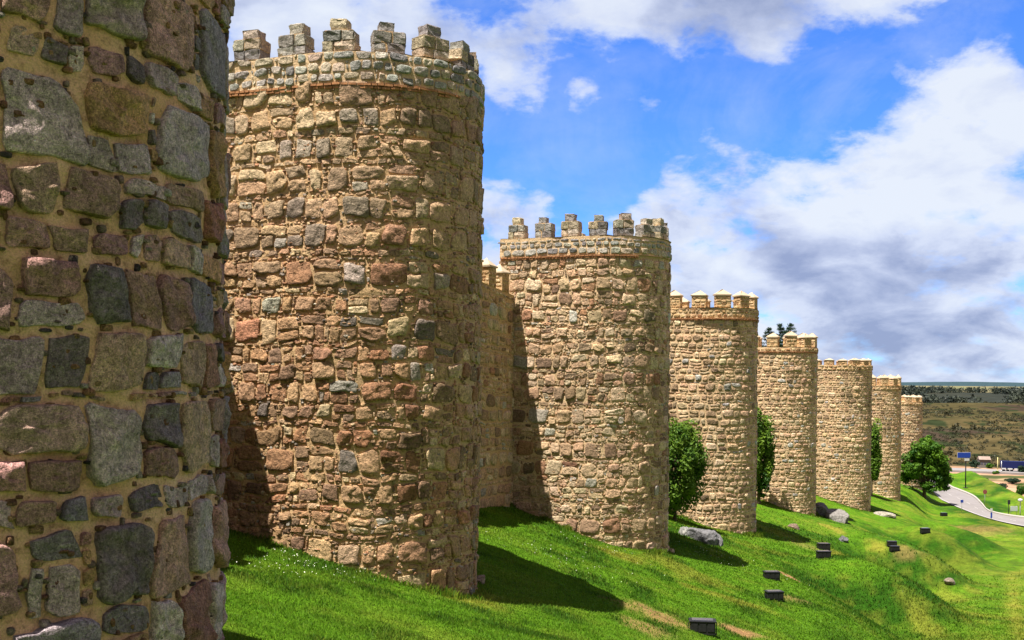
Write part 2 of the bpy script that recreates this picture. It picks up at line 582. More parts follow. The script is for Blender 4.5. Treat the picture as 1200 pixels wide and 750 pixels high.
PAL1 = [(4, (0.58, 0.45, 0.43)), (1.6, (0.29, 0.235, 0.23)), (4, (0.58, 0.375, 0.28)), (3, (0.50, 0.285, 0.25)), (2.0, (0.64, 0.38, 0.20)),
        (2.5, (0.70, 0.55, 0.49)), (0.6, (0.42, 0.21, 0.16)), (2.0, (0.40, 0.345, 0.37))]
PALC = [(3, (0.30, 0.17, 0.08)), (2, (0.20, 0.11, 0.06)), (2, (0.26, 0.20, 0.15)), (2, (0.40, 0.26, 0.12)), (1, (0.10, 0.085, 0.08)), (0.6, (0.42, 0.36, 0.30))]
PAL2 = [(5, (0.47, 0.30, 0.165)), (3, (0.53, 0.385, 0.235)), (3, (0.42, 0.245, 0.145)), (1.8, (0.37, 0.19, 0.105)), (3.4, (0.27, 0.17, 0.105)),
        (0.8, (0.38, 0.335, 0.28)), (0.8, (0.19, 0.155, 0.125))]
PAL3 = [(5, (0.53, 0.375, 0.235)), (4, (0.58, 0.44, 0.29)), (2.5, (0.48, 0.31, 0.195)), (0.9, (0.38, 0.21, 0.12)), (1.6, (0.29, 0.195, 0.125)),
        (0.8, (0.43, 0.39, 0.335))]
PAL4 = [(5, (0.54, 0.38, 0.235)), (4, (0.59, 0.445, 0.29)), (2.5, (0.49, 0.325, 0.20)), (1.5, (0.32, 0.22, 0.14)), (0.6, (0.42, 0.40, 0.365))]
PALP = [(3, (0.42, 0.38, 0.325)), (3, (0.34, 0.325, 0.30)), (3, (0.48, 0.39, 0.29)), (1.5, (0.23, 0.22, 0.215))]
PALG = [(4, (0.30, 0.28, 0.25)), (2, (0.38, 0.335, 0.27)), (2.5, (0.21, 0.20, 0.19)), (1.2, (0.42, 0.34, 0.24)), (1.2, (0.14, 0.13, 0.12))]
PALB = [(4, (0.50, 0.34, 0.18)), (3, (0.42, 0.26, 0.13)), (1, (0.34, 0.18, 0.09)), (2, (0.56, 0.41, 0.24))]


def col_t2(c, s, z, rng):
    k = sstep(-0.1, 0.35, vn(s / 1.6, z / 1.4, 0, 77))[:, None] * (1 - sstep(5.0, 8.0, z))[:, None] * (rng.random((len(s), 1)) < 0.6)
    c = c * (1 - 0.55 * k) + np.array([0.33, 0.165, 0.085]) * 0.55 * k
    st = sstep(0.1, 0.5, fbm(s / 0.8, z / 3.0, 0, 133, 3))[:, None]
    c = c * (1 - 0.4 * st)
    g = sstep(6.2, 9.5, z)[:, None]
    return c * (1 - 0.3 * g) + np.array([0.50, 0.385, 0.26]) * 0.3 * g


def col_dark_top(z_c, seed=0):
    def f(c, s, z, rng):
        st = sstep(0.15, 0.55, fbm(s / 0.7 + seed * 3.1, z / 4.5, 0, 133, 3))[:, None] * (0.35 + 0.65 * sstep(z_c - 6, z_c, z))[:, None]
        c = c * (1 - 0.5 * st)
        big = fbm(s / 3 + seed * 5.7, z / 2.2, 0, 134, 2)[:, None]
        c = c * (1 + 0.22 * big)
        k = (rng.random((len(s), 1)) < 0.35) * sstep(0.1, 0.5, vn(s / 1.2, z / 0.9, 0, 31))[:, None]
        return c * (1 - 0.45 * k)
    return f


# merlons ------------------------------------------------------------
def rough_block(mb, rng, x, y, z, w, d, h, col, slot=0):
    import bmesh
    bm = bmesh.new(); bmesh.ops.create_cube(bm, size=1.0)
    bmesh.ops.bevel(bm, geom=list(bm.edges), offset=0.06, segments=1, affect='EDGES')
    bmesh.ops.subdivide_edges(bm, edges=list(bm.edges), cuts=1, use_grid_fill=True)
    bm.verts.ensure_lookup_table()
    v = np.array([q.co[:] for q in bm.verts]); f = [tuple(q.index for q in p.verts) for p in bm.faces]
    bm.free()
    k = np.array([w, d, h])
    v = v * k * (1 + rng.normal(0, 0.015, v.shape)) + rng.normal(0, 0.010, v.shape)
    v[:, 0] *= 1 + rng.normal(0, 0.05) * v[:, 2] / h
    a = rng.normal(0, 0.03)
    v[:, 2] += a * v[:, 0]
    mb.add(v + np.array([x, y, z]), f, slot, col, smooth=False)


def merlon_stepped(rng, w, d, h, pal):
    """two courses of granite blocks and one single block on top"""
    mb = MB()
    h1, h2, h3 = h * rng.uniform(0.30, 0.38), h * rng.uniform(0.32, 0.38), h * rng.uniform(0.28, 0.36)
    z = 0
    for hh, ww in ((h1, w * rng.uniform(0.9, 1.0)), (h2, w * rng.uniform(0.86, 1.02))):
        a = rng.uniform(0.35, 0.65)
        c = pick_colors(rng, 2, pal)
        rough_block(mb, rng, -ww / 2 + ww * a / 2, 0, z + hh / 2, ww * a - 0.012, d * rng.uniform(0.9, 1.05), hh - 0.01, c[0])
        rough_block(mb, rng, ww / 2 - ww * (1 - a) / 2, 0, z + hh / 2, ww * (1 - a) - 0.012, d * rng.uniform(0.9, 1.05), hh - 0.01, c[1])
        v, f = box_vf(0, 0, z + hh / 2, ww * 0.9, d * 0.85, hh + 0.02); mb.add(v, f, 1, smooth=False)
        z += hh
    rough_block(mb, rng, rng.uniform(-0.08, 0.08), 0, z + h3 / 2, w * rng.uniform(0.42, 0.55), d * 0.75, h3, pick_colors(rng, 1, pal)[0])
    return mb


def merlon_capped(rng, w, d, h, pal, ksz=1.0):
    """a squared stump of small stones; its pyramid cap is a mesh of its own"""
    mb = MB()
    v, f = box_vf(0, 0, h / 2, w, d, h); mb.add(v, f, 1, smooth=False)
    for side in range(4):
        ww = w if side % 2 == 0 else d
        R = lay_courses(rng, ww, 0.0, h, (0.16, 0.26), (0.1, 0.14), (0.16, 0.34), 0.03, 0.2, 0.0, 0.1)
        R[:, 0] = np.clip(R[:, 0], R[:, 2] / 2 - 0.02, ww - R[:, 2] / 2 + 0.02)
        off = d / 2 if side % 2 == 0 else w / 2
        a = side * PI / 2

        def mf(s, z, a=a, ww=ww, off=off):
            x = s - ww / 2
            px = x * math.cos(a) + off * math.sin(a); py = x * math.sin(a) - off * math.cos(a)
            return np.stack([px, py, z], 1), np.tile([math.sin(a), -math.cos(a), 0], (len(s), 1))
        stones(mb, rng, R, mf, 8, RING_LO, 0.03, (0.02, 0.04), pal, 0, 0.0)
    cp = MB()
    o = 0.05
    hw, hd = w / 2 + o, d / 2 + o
    z0 = h + 0.003
    v = [(-hw, -hd, z0), (hw, -hd, z0), (hw, hd, z0), (-hw, hd, z0), (-hw, -hd, z0 + 0.07), (hw, -hd, z0 + 0.07), (hw, hd, z0 + 0.07), (-hw, hd, z0 + 0.07),
         (-0.03, -0.03, z0 + 0.07 + 0.36 * ksz), (0.03, 0.02, z0 + 0.07 + 0.35 * ksz)]
    f = [(0, 3, 2, 1), (0, 1, 5, 4), (1, 2, 6, 5), (2, 3, 7, 6), (3, 0, 4, 7), (4, 5, 9, 8), (5, 6, 9), (6, 7, 8, 9), (7, 4, 8)]
    cp.add(np.array(v) + RNG.normal(0, 0.012, (10, 3)), f, 0, (0.6, 0.5, 0.4), smooth=False)
    return mb, cp


rng = np.random.default_rng(11)
STEP_MESH = [merlon_stepped(rng, 0.74, 0.46, 0.9, PALG).build('merlon', [M['stone'], M['mortar']]) for _ in range(6)]
CAP_MESH = []
for _ in range(4):
    a, b = merlon_capped(rng, 0.74, 0.5, 0.85, PALB)
    CAP_MESH.append((a.build('merlon', [M['stone'], M['mortar']]), b.build('cap', [M['cap']])))
LIB = [o for o in STEP_MESH] + [o for p in CAP_MESH for o in p]
STEP_ME = [o.data for o in STEP_MESH]; CAP_ME = [(a.data, b.data) for a, b in CAP_MESH]
for o in LIB:
    bpy.data.objects.remove(o)


def put_merlon(parent, loc, ang, kind, hs, ws, k):
    if kind == 'step':
        o = link('merlon', STEP_ME[k % len(STEP_ME)], parent)
    else:
        a, b = CAP_ME[k % len(CAP_ME)]
        o = link('merlon', a, parent); link('cap', b, o)
    o.location = loc; o.rotation_euler = (0, 0, ang); o.scale = (ws, 1.0, hs)
    return o


LABELS = [
    'nearest round tower filling the left edge, dark grey boulders in thick golden mortar',
    'tall round tan stone tower, second from the left, grey stepped merlons above brick course',
    'round tan stone tower third from the left, with seven grey stepped merlons in view',
    'fourth round tower from the left, behind the clipped bush, square ochre merlons over brick band',
    'fifth round tower from the left, conifer tops showing behind its pointed merlons',
    'sixth round tower from the left, broad and pale with a low worn row of merlons',
    'seventh round tower from the left, slim, with three capped merlons against the far hills',
    'farthest small round tower, standing behind the spreading tree near the road',
]


def make_tower(i):
    t = TW[i]; rng = np.random.default_rng(100 + i)
    r, L = t['r'], t['L'] + 0.6
    zb, zc, zs, zt = t['zb'], t['zcorn'], t['zsill'], t['ztop']
    root = thing('round_tower', LABELS[i], 'tower', (t['C'][0], t['C'][1], zb), -math.radians(t['bear']), 'round towers along the town wall')
    H = zc - zb
    S = 2 * L + PI * r
    Sst = L + PI * r + 0.4
    mf = dmap(r, L, i)
    mb = MB()
    if i == 0:
        K, rings, gap, dep, pal, mo, st = 40, RING_HI, 0.026, (0.02, 0.060), PAL1, 'mortar_gold', 'stone_near'
        R = lay_courses(rng, Sst, -1.0, H, (0.40, 0.68), (0.16, 0.27), (0.32, 0.62), pthin=0.42, tiny=0.16, split=0.22)
        shell(mb, mf, S, -1.0, H, 0.05, 0.05, 1, 0.045, 3)
        stones(mb, rng, R, mf, K, rings, gap, dep, pal, 0, 0.050, 0.55, None, 5, (3.0, 11), True)
        n = 3200                                   # chips pressed into the joints
        Rc = np.stack([rng.uniform(L - 0.5, Sst, n), rng.uniform(0.6, 7.2, n), rng.uniform(0.03, 0.10, n), rng.uniform(0.025, 0.075, n), np.full(n, 2)], 1)
        stones(mb, rng, Rc, mf, 8, RING_LO, 0.0, (0.03, 0.065), PALC, 0, 0.0, 0.3, None, 6, (2.4, 5))
    else:
        far = i >= 3
        pal = PAL2 if i == 1 else PAL3 if i == 2 else PAL4
        st = 'stone' if not far else 'stone_far'; mo = 'mortar' if i == 1 else 'mortar_pale'
        K, rings = (26, RING_MD) if i == 1 else (20, RING_MD) if i == 2 else (18, RING_LO)
        R = lay_courses(rng, Sst, -1.2, H, *(((0.32, 0.62), (0.11, 0.20), (0.24, 0.64)) if not far else ((0.22, 0.44), (0.10, 0.17), (0.22, 0.60))), pthin=0.55, tiny=0.35 if not far else 0.1, split=0.35)
        shell(mb, mf, S, -1.2, H, 0.07 if i < 3 else 0.2, 0.07 if i < 3 else 0.2, 1, 0.036, 3 + i)
        stones(mb, rng, R, mf, K, rings, 0.024 if not far else 0.032, (0.018, 0.055) if not far else (0.016, 0.042), pal, 0, 0.05, 0.45,
               col_t2 if i == 1 else col_dark_top(H, i), 50 + i, (3.6, 14), True)
        if i <= 2:
            n = 7500
            Rc = np.stack([rng.uniform(0.3, Sst, n), rng.uniform(-0.5, H - 0.1, n), rng.uniform(0.04, 0.13, n), rng.uniform(0.03, 0.08, n), np.full(n, 2)], 1)
            stones(mb, rng, Rc, mf, 7, RING_LO, 0.0, (0.03, 0.06), pal, 0, 0.0, 0.3, None, 6, (2.4, 5))
    mb.build('wall', [M[st], M[mo]], root)
    # parapet band, slightly proud of the wall
    po = 0.035
    pm = MB(); mp = dmap(r + po, L, i)
    S2 = 2 * L + PI * (r + po)
    z0, z1 = zc - zb + 0.004, zs - zb
    shell(pm, mp, S2, z0, z1, 0.12, 0.08, 1, 0.03, 61 + i)
    stepped = i <= 2
    R = lay_courses(rng, L + PI * r + 0.4, z0 + 0.01, z1 + 0.02, (0.18, 0.30), (0.10, 0.16), (0.20, 0.46), pthin=0.3, tiny=0.3, split=0.05)
    stones(pm, rng, R, mp, 16 if i < 3 else 11, RING_MD if i < 3 else RING_LO, 0.03, (0.02, 0.06), PALP if stepped else PALB, 0, 0.03, 0.35, None, 80 + i, (2.2, 4.5), True, z1)
    # flat top of the parapet, its soffit and the terrace inside
    n = 60
    ss = np.linspace(0, S2, n)
    Po, nn = mp(ss, np.zeros(n)); Pi = Po - nn * 0.62; Pb = Po - nn * (po + 0.25)
    zz = np.array([0, 0, 1.0])
    idx = np.arange(n - 1)
    top = np.concatenate([Po + zz * (z1 + 0.015), Pi + zz * (z1 + 0.02), Pi + zz * (z1 - 1.0)])
    top[:, 2] += np.concatenate([0.03 * fbm(ss * 3, ss * 0, 0, 4, 2), 0.03 * fbm(ss * 3, ss * 0 + 5, 0, 4, 2), np.zeros(n)])
    pm.add(top, np.concatenate([np.stack([idx, idx + 1, idx + 1 + n, idx + n], 1), np.stack([idx + n, idx + n + 1, idx + 1 + 2 * n, idx + 2 * n], 1)]), 1)
    bot = np.concatenate([Po + zz * z0, Pb + zz * (z0 - 0.002)])
    pm.add(bot, np.stack([idx, idx + n, idx + 1 + n, idx + 1], 1), 1)
    ter = Pi + zz * (z1 - 0.95)
    pm.add(ter, [tuple(range(n))], 1, smooth=False)
    pm.build('parapet', [M['stone' if i < 3 else 'stone_far'], M['mortar_pale'] if i else M['mortar_gold']], root)
    # brick string course under the parapet
    if i in (1, 2, 3, 4):
        sm = MB()
        s_end = L + (r * 1.25 if i == 1 else r * 0.8 if i == 2 else PI * r)
        bw = 0.10
        s = 0.05; k = 0
        for row in range(2):
            s = 0.05
            while s < s_end:
                w = rng.uniform(0.10, 0.2)
                if rng.random() < 1.1:
                    hh = 0.045
                    zc_ = z0 - 0.035 - row * 0.062 + rng.normal(0, 0.004)
                    P, nn = mf(np.array([s, s + w - 0.02]), np.zeros(2))
                    pr = 0.075 + rng.uniform(0, 0.03) - row * 0.03
                    a0, a1 = P[0] - nn[0] * 0.05, P[1] - nn[1] * 0.05
                    b0, b1 = P[0] + nn[0] * pr, P[1] + nn[1] * pr
                    v = [q + zz * (zc_ + dz * hh / 2) for dz in (-1, 1) for q in (a0, a1, b1, b0)]
                    sm.add(v, [(0, 3, 2, 1), (4, 5, 6, 7), (0, 1, 5, 4), (1, 2, 6, 5), (2, 3, 7, 6), (3, 0, 4, 7)], 0, smooth=False)
                s += w
        sm.build('string_course', [M['brick']], root)
    # merlons round the rim
    sp, ws = (1.18, 1.0) if i <= 2 else (1.36, 0.98)
    if i == 2: sp = 1.10
    if i == 5: sp = 1.15
    hs = (zt - zs) / (0.9 if i <= 2 else 1.28)
    hs = max(hs, 0.4)
    s = 0.45 if i == 1 else 0.65
    k = int(rng.integers(0, 5))
    mm = dmap(r + po - 0.29, L)
    while s < 2 * L + PI * (r + po) - 0.4:
        sf = s if s < L else L + (s - L) * (r + po - 0.29) / (r + po)
        P, nn = mm(np.array([min(sf, 2 * L + PI * (r + po - 0.29) - 0.2)]), np.array([z1 + 0.0]))
        a = math.atan2(nn[0][1], nn[0][0]) + PI / 2
        put_merlon(root, (P[0][0], P[0][1], z1 - 0.01), a, 'step' if i <= 2 else 'cap', hs * rng.uniform(0.93, 1.06), ws * rng.uniform(0.94, 1.06), k)
        k += 1; s += sp * rng.uniform(0.97, 1.03)
    return root


for i in range(len(TW)):
    make_tower(i)

# ------------------------------------------------------------------ curtain walls between the towers
CL = ['stretch of town wall in shade between the two nearest towers',
      'stretch of town wall in shade with capped merlons between the second and third towers',
      'stretch of town wall hidden behind the third tower, beside the clipped bush',
      'stretch of town wall between the fourth and fifth towers', 'stretch of town wall between the fifth and sixth towers',
      'stretch of town wall between the sixth and seventh towers', 'stretch of town wall between the two farthest towers']


def make_curtain(i):
    A, B = TW[i], TW[i + 1]; rng = np.random.default_rng(300 + i)
    a = A['C'] + A['r'] * A['u'] - A['L'] * A['v']; b = B['C'] - B['r'] * B['u'] - B['L'] * B['v']
    d = b - a; Ln = np.linalg.norm(d); d /= Ln
    a = a - d * 0.5; Ln += 1.0
    v = np.array([d[1], -d[0]])
    ta = A['zsill'] - 2.2; tb = B['zsill'] - 2.2
    if i == 0: ta, tb = 3.4, 2.2
    if i == 1: ta, tb = 4.4, 3.15
    za = float(ground(a[0:1] + 0.0, a[1:2])[0]) - 1.0; zb2 = float(ground(b[0:1], b[1:2])[0]) - 1.0
    zlo = min(za, zb2)
    ang = -math.atan2(d[0], d[1])
    root = thing('curtain_wall', CL[i], 'wall', (a[0], a[1], zlo), ang, 'stretches of town wall between the towers')

    def mf(s, z):           # local x = outwards, y = along; top line slopes from ta to tb
        h0, h1 = ta - zlo, tb - zlo
        zz = z * (h0 + (h1 - h0) * np.clip(s / Ln, 0, 1)) / h0
        return np.stack([np.zeros_like(s), s, zz], 1), np.tile([1.0, 0, 0], (len(s), 1))
    mb = MB(); H = ta - zlo
    near = i <= 1
    shell(mb, mf, Ln, 0, H, 0.12 if near else 0.4, 0.12 if near else 0.4, 1, 0.03, 400 + i)
    R = lay_courses(rng, Ln, 0, H, (0.36, 0.62), (0.12, 0.22), (0.30, 0.75), pthin=0.5, tiny=0.3 if i == 1 else 0.0, split=0.3)
    stones(mb, rng, R, mf, 14 if near else 9, RING_LO, 0.03, (0.015, 0.05), PAL3, 0, 0.05, 0.3, None, 500 + i, (3, 9), True, H)
    hb = tb - zlo
    v8 = [(-2.2, 0, 0), (-0.06, 0, 0), (-0.06, Ln, 0), (-2.2, Ln, 0), (-2.2, 0, H - 0.9), (-0.06, 0, H - 0.9), (-0.06, Ln, hb - 0.9), (-2.2, Ln, hb - 0.9)]
    mb.add(v8, [(0, 3, 2, 1), (4, 5, 6, 7), (0, 1, 5, 4), (2, 3, 7, 6), (3, 0, 4, 7)], 1, smooth=False)
    t8 = [(-0.55, 0, H - 0.88), (0.01, 0, H - 0.88), (0.01, Ln, hb - 0.88), (-0.55, Ln, hb - 0.88), (-0.55, 0, H), (0.01, 0, H), (0.01, Ln, hb), (-0.55, Ln, hb)]
    mb.add(t8, [(4, 5, 6, 7), (0, 1, 5, 4), (2, 3, 7, 6), (3, 0, 4, 7)], 1, smooth=False)
    mb.build('wall', [M['stone' if near else 'stone_far'], M['mortar' if near else 'mortar_pale']], root)
    s = 0.75; k = i
    while s < Ln - 0.6:
        z = H + (hb - H) * s / Ln
        put_merlon(root, (-0.26, s, z - 0.02), PI / 2, 'cap', 0.85, 0.95, k)
        s += 1.3; k += 1


for i in range(len(TW) - 1):
    make_curtain(i)

# ------------------------------------------------------------------ ground
PATCH = []      # bare or worn places: (x, y, rx, ry, kind) kind 0 dry, 2 earth


def gpt(px, py): return on_ground(px, py)


def patch(px, py, rx, ry, kind, k=1.0):
    ry = ry * 2.0
    p = gpt(px, py); PATCH.append((p[0], p[1], rx, ry, kind, k))


for a in ((862, 738, 0.9, 0.35, 2, 1.0), (930, 678, 0.9, 0.5, 2, 1.0), (925, 700, 0.9, 0.5, 2, 0.5), (983, 650, 1.0, 0.8, 0, 0.8),
          (1028, 641, 0.9, 0.6, 0, 1.0), (1060, 645, 1.2, 0.6, 2, 0.4), (772, 722, 1.3, 0.7, 2, 0.8), (757, 735, 0.9, 0.5, 2, 0.6),
          (520, 692, 1.6, 0.7, 0, 0.9), (800, 668, 2.2, 1.0, 0, 0.6), (730, 652, 1.4, 0.7, 0, 0.8), (974, 618, 0.7, 1.2, 0, 1.3),
           (1095, 658, 0.9, 0.8, 0, 0.4), (1112, 700, 0.9, 1.6, 0, 0.6), (1085, 735, 0.8, 1.6, 0, 0.6),
          (905, 622, 1.6, 0.8, 0, 0.5), (850, 700, 2.0, 0.35, 0, 0.7), (1130, 655, 1.0, 1.6, 0, 0.35), (1100, 625, 2, 1, 0, 0.4),
          (945, 640, 1.5, 0.5, 2, 0.35), (1150, 622, 4, 1.5, 2, 0.4)):
    patch(*a)


def axis(segs):
    out = []
    for a, b, st in segs:
        out.append(np.arange(a, b, st))
    return np.concatenate(out + [[segs[-1][1]]])


gx = axis([(-60, -16, 4), (-16, 30, 0.3), (30, 75, 0.6), (75, 150, 5)])
gy = axis([(-60, 12, 3), (12, 60, 0.3), (60, 130, 0.6), (130, 190, 1.5), (190, 300, 8)])
X, Y = np.meshgrid(gx, gy)
x, y = X.ravel(), Y.ravel()
zg = ground(x, y)
U, V = uv_of(x, y)


def cover(x, y, U, V):
    """land cover: dry, lush and bare-earth shares"""
    dry = 0.34 * sstep(0.1, 0.55, fbm(x / 4.0, y / 4.0, 0, 21, 4)) + 0.38 * sstep(0.05, 0.5, fbm(x / 0.8, y / 0.8, 0, 22, 4))
    dry = dry * (0.5 + 0.5 * sstep(34, 60, y))
    dry = dry + 0.26 * sstep(9.3, 10.6, V) * (1 - sstep(13.8, 14.6, V)) * (0.5 + 0.6 * fbm(U / 4, V / 0.8, 0, 41, 3)) * sstep(30, 40, y)
    dry = dry + 0.8 * np.exp(-((V - 13.0) / 0.40) ** 2) * (0.55 + 0.6 * fbm(x / 1.5, y / 1.5, 0, 42, 3)) * sstep(30, 40, y)
    foot = np.exp(-np.abs(V) / 0.5) * 0.0
    edge = 8.0 + 1.9 * spur(U, V)
    lush = sstep(edge - 4.5, edge - 1.5, V + 0.8 * fbm(x / 3, y / 3, 0, 33, 3)) * (1 - sstep(edge + 0.6, edge + 1.6, V)) * sstep(36, 46, y)
    lush = np.maximum(lush, 0.7 * sstep(0.1, 0.5, fbm(x / 6, y / 6, 0, 35, 3)))
    lush = np.maximum(lush, 0.75 * sstep(0.1, 0.45, fbm(x / 1.3, y / 1.3, 0, 36, 4)))
    lush = np.maximum(lush, 0.9 * sstep(13.9, 14.5, V) * sstep(30, 40, y) * (1 - sstep(90, 100, y)))
    dirt = np.zeros_like(x) + foot
    for cx, cy, rx, ry, kind, k in PATCH:
        d = np.sqrt(((x - cx) / rx) ** 2 + ((y - cy) / ry) ** 2) + 0.5 * fbm(x / 0.6, y / 0.6, 0, 55, 3)
        w = k * (1 - sstep(0.4, 1.1, d))
        if kind == 0: dry = np.maximum(dry, w)
        else: dirt = np.maximum(dirt, w)
    return np.clip(dry, 0, 1.2), np.clip(lush, 0, 1), np.clip(dirt, 0, 1)


dry, lush, dirt = cover(x, y, U, V)
mb = MB()
nx, ny = len(gx), len(gy)
i = (np.arange(ny - 1)[:, None] * nx + np.arange(nx - 1)[None]).ravel()
mb.add(np.stack([x, y, zg], 1), np.stack([i, i + 1, i + nx + 1, i + nx], 1), 0, np.stack([dry, lush, dirt], 1))
GRASS_DRY, GRASS_MID, GRASS_LUSH, EARTH = (0.26, 0.27, 0.036), (0.098, 0.222, 0.010), (0.028, 0.095, 0.006), (0.38, 0.22, 0.10)


def grass_color(nt, at):
    sep = nt.nodes.new('ShaderNodeSeparateColor'); nt.links.new(at, sep.inputs[0])
    k = mix(nt, GRASS_MID, GRASS_LUSH, sep.outputs[1])
    return mix(nt, k, GRASS_DRY, sep.outputs[0]), sep.outputs[2]


m, nt, b = mat('grass ground')
co = coords(nt)
at = N(nt, 'ShaderNodeAttribute', attribute_name='Col').outputs['Color']
k, ds = grass_color(nt, at)
k = mix(nt, k, EARTH, ds)
k = mix(nt, k, ramp(nt, noise(nt, co, 2.4, 7, 0.78), [(0.32, 0.45), (0.5, 1.0), (0.68, 1.5)]), 0.85, 'MULTIPLY')
k = mix(nt, k, ramp(nt, noise(nt, co, 9, 5, 0.75), [(0.3, 0.6), (0.5, 0.85), (0.72, 1.15)]), 0.9, 'MULTIPLY')
nt.links.new(k, b.inputs['Base Color']); b.inputs['Roughness'].default_value = 0.95
b.inputs['Specular IOR Level'].default_value = 0.05
p_ = bump(nt, b, noise(nt, co, 3.0, 6, 0.75), 0.9, 0.25)
bump(nt, b, noise(nt, co, 16, 4, 0.75), 0.8, 0.06, p_)
tag(mb.build('ground', [m]), 'grassy slope falling from the walls to a level strip', None, None, 'structure')

# grass blades -------------------------------------------------------
rng = np.random.default_rng(5)


def inside_tower(x, y):
    r = np.zeros(len(x), bool)
    for t in TW:
        dx, dy = x - t['C'][0], y - t['C'][1]
        vv = dx * t['v'][0] + dy * t['v'][1]; uu = dx * t['u'][0] + dy * t['u'][1]
        r |= ((vv < 0) & (vv > -6) & (np.abs(uu) < t['r'] + 0.02)) | (dx * dx + dy * dy < (t['r'] + 0.02) ** 2)
    return r


n = 520000
rr = np.exp(rng.uniform(math.log(12), math.log(95), n))
az = np.radians(rng.uniform(-16, 27.5, n))
bx, by = rr * np.sin(az), rr * np.cos(az)
Ub, Vb = uv_of(bx, by)
ok = (Vb > -6.5) & ~inside_tower(bx, by) & (Vb < 22)
bx, by, Ub, Vb, rr = bx[ok], by[ok], Ub[ok], Vb[ok], rr[ok]
d_, l_, e_ = cover(bx, by, Ub, Vb)
keep = (rng.random(len(bx)) > e_ * 0.95) & (rng.random(len(bx)) > sstep(45, 88, rr))
bx, by, d_, l_, e_, rr, Vb = [q[keep] for q in (bx, by, d_, l_, e_, rr, Vb)]
bz = ground(bx, by)
n = len(bx)
clump = 0.5 + 0.5 * fbm(bx / 0.7, by / 0.7, 0, 91, 3)
hh = (0.025 + 0.045 * clump * rng.random(n) + 0.05 * l_ * rng.random(n)) * (0.9 + rr / 60)
ww = (0.006 + 0.005 * rng.random(n)) * (rr / 20)
a = rng.uniform(0, 2 * PI, n); ln = rng.uniform(0.1, 0.9, n) * hh; la = rng.uniform(0, 2 * PI, n)
nt_ = 26000
ti = rng.integers(1, 6, nt_); ang = rng.uniform(-0.2, PI * 0.95, nt_); side = rng.random(nt_) < 0.4
off = 0.06 + np.abs(rng.normal(0, 0.16, nt_))
lx = np.where(side, -rng.uniform(0, 3.0, nt_), (RAD + off) * np.sin(ang)); ly = np.where(side, -(RAD + off), -(RAD + off) * np.cos(ang))
tc = np.array([t['C'] for t in TW])[ti]; tu = np.array([t['u'] for t in TW])[ti]; tv = np.array([t['v'] for t in TW])[ti]
wx = tc[:, 0] + tv[:, 0] * lx + tu[:, 0] * ly; wy = tc[:, 1] + tv[:, 1] * lx + tu[:, 1] * ly
tall = sstep(-0.1, 0.45, fbm(wx / 0.9, wy / 0.9, 0, 97, 3))
kp = rng.random(nt_) < 0.25 + 0.75 * tall
wx, wy, tall = wx[kp], wy[kp], tall[kp]; m_ = len(wx)
bx = np.concatenate([bx, wx]); by = np.concatenate([by, wy]); bz = np.concatenate([bz, ground(wx, wy)]); n = len(bx)
hh = np.concatenate([hh, (0.06 + 0.22 * tall * rng.random(m_))]); ww = np.concatenate([ww, 0.006 + 0.012 * rng.random(m_) * np.hypot(wx, wy) / 30])
a = np.concatenate([a, rng.uniform(0, 2 * PI, m_)]); la = np.concatenate([la, rng.uniform(0, 2 * PI, m_)])
ln = rng.uniform(0.1, 0.9, n) * hh
d_ = np.concatenate([d_, rng.uniform(0, 0.6, m_)]); l_ = np.concatenate([l_, rng.uniform(0, 1, m_)])
c = np.stack([bx, by, bz - 0.01], 1)
w = np.stack([np.cos(a) * ww, np.sin(a) * ww, np.zeros(n)], 1)
tip = c + np.stack([np.cos(la) * ln, np.sin(la) * ln, hh], 1)
md = c + np.stack([np.cos(la) * ln * 0.3, np.sin(la) * ln * 0.3, hh * 0.6], 1)
vv = np.stack([c - w, c + w, md + w * 0.7, tip, md - w * 0.7], 1).reshape(-1, 3)
cc = np.stack([np.clip(d_ + rng.normal(0, 0.13, n), 0, 1.1), np.clip(l_ + rng.normal(0, 0.15, n), 0, 1), rng.uniform(0, 1, n)], 1)
mb = MB()
mb.add(vv, (np.arange(n)[:, None] * 5 + np.arange(5)[None]), 0, np.repeat(cc, 5, 0))
m, nt, b = mat('grass blades')
at = N(nt, 'ShaderNodeAttribute', attribute_name='Col').outputs['Color']
k, ds = grass_color(nt, at)
k = mix(nt, k, ramp(nt, ds, [(0.0, 0.85), (1.0, 1.5)]), 1.0, 'MULTIPLY')
nt.links.new(k, b.inputs['Base Color']); b.inputs['Roughness'].default_value = 0.6
tr = nt.nodes.new('ShaderNodeBsdfTranslucent'); nt.links.new(k, tr.inputs['Color'])
mx = nt.nodes.new('ShaderNodeMixShader'); mx.inputs[0].default_value = 0.5
nt.links.new(b.outputs[0], mx.inputs[1]); nt.links.new(tr.outputs[0], mx.inputs[2])
nt.links.new(mx.outputs[0], nt.nodes['Material Output'].inputs['Surface'])
tag(mb.build('grass', [m]), 'short bright green grass on the slope below the towers', 'grass', None, 'stuff')

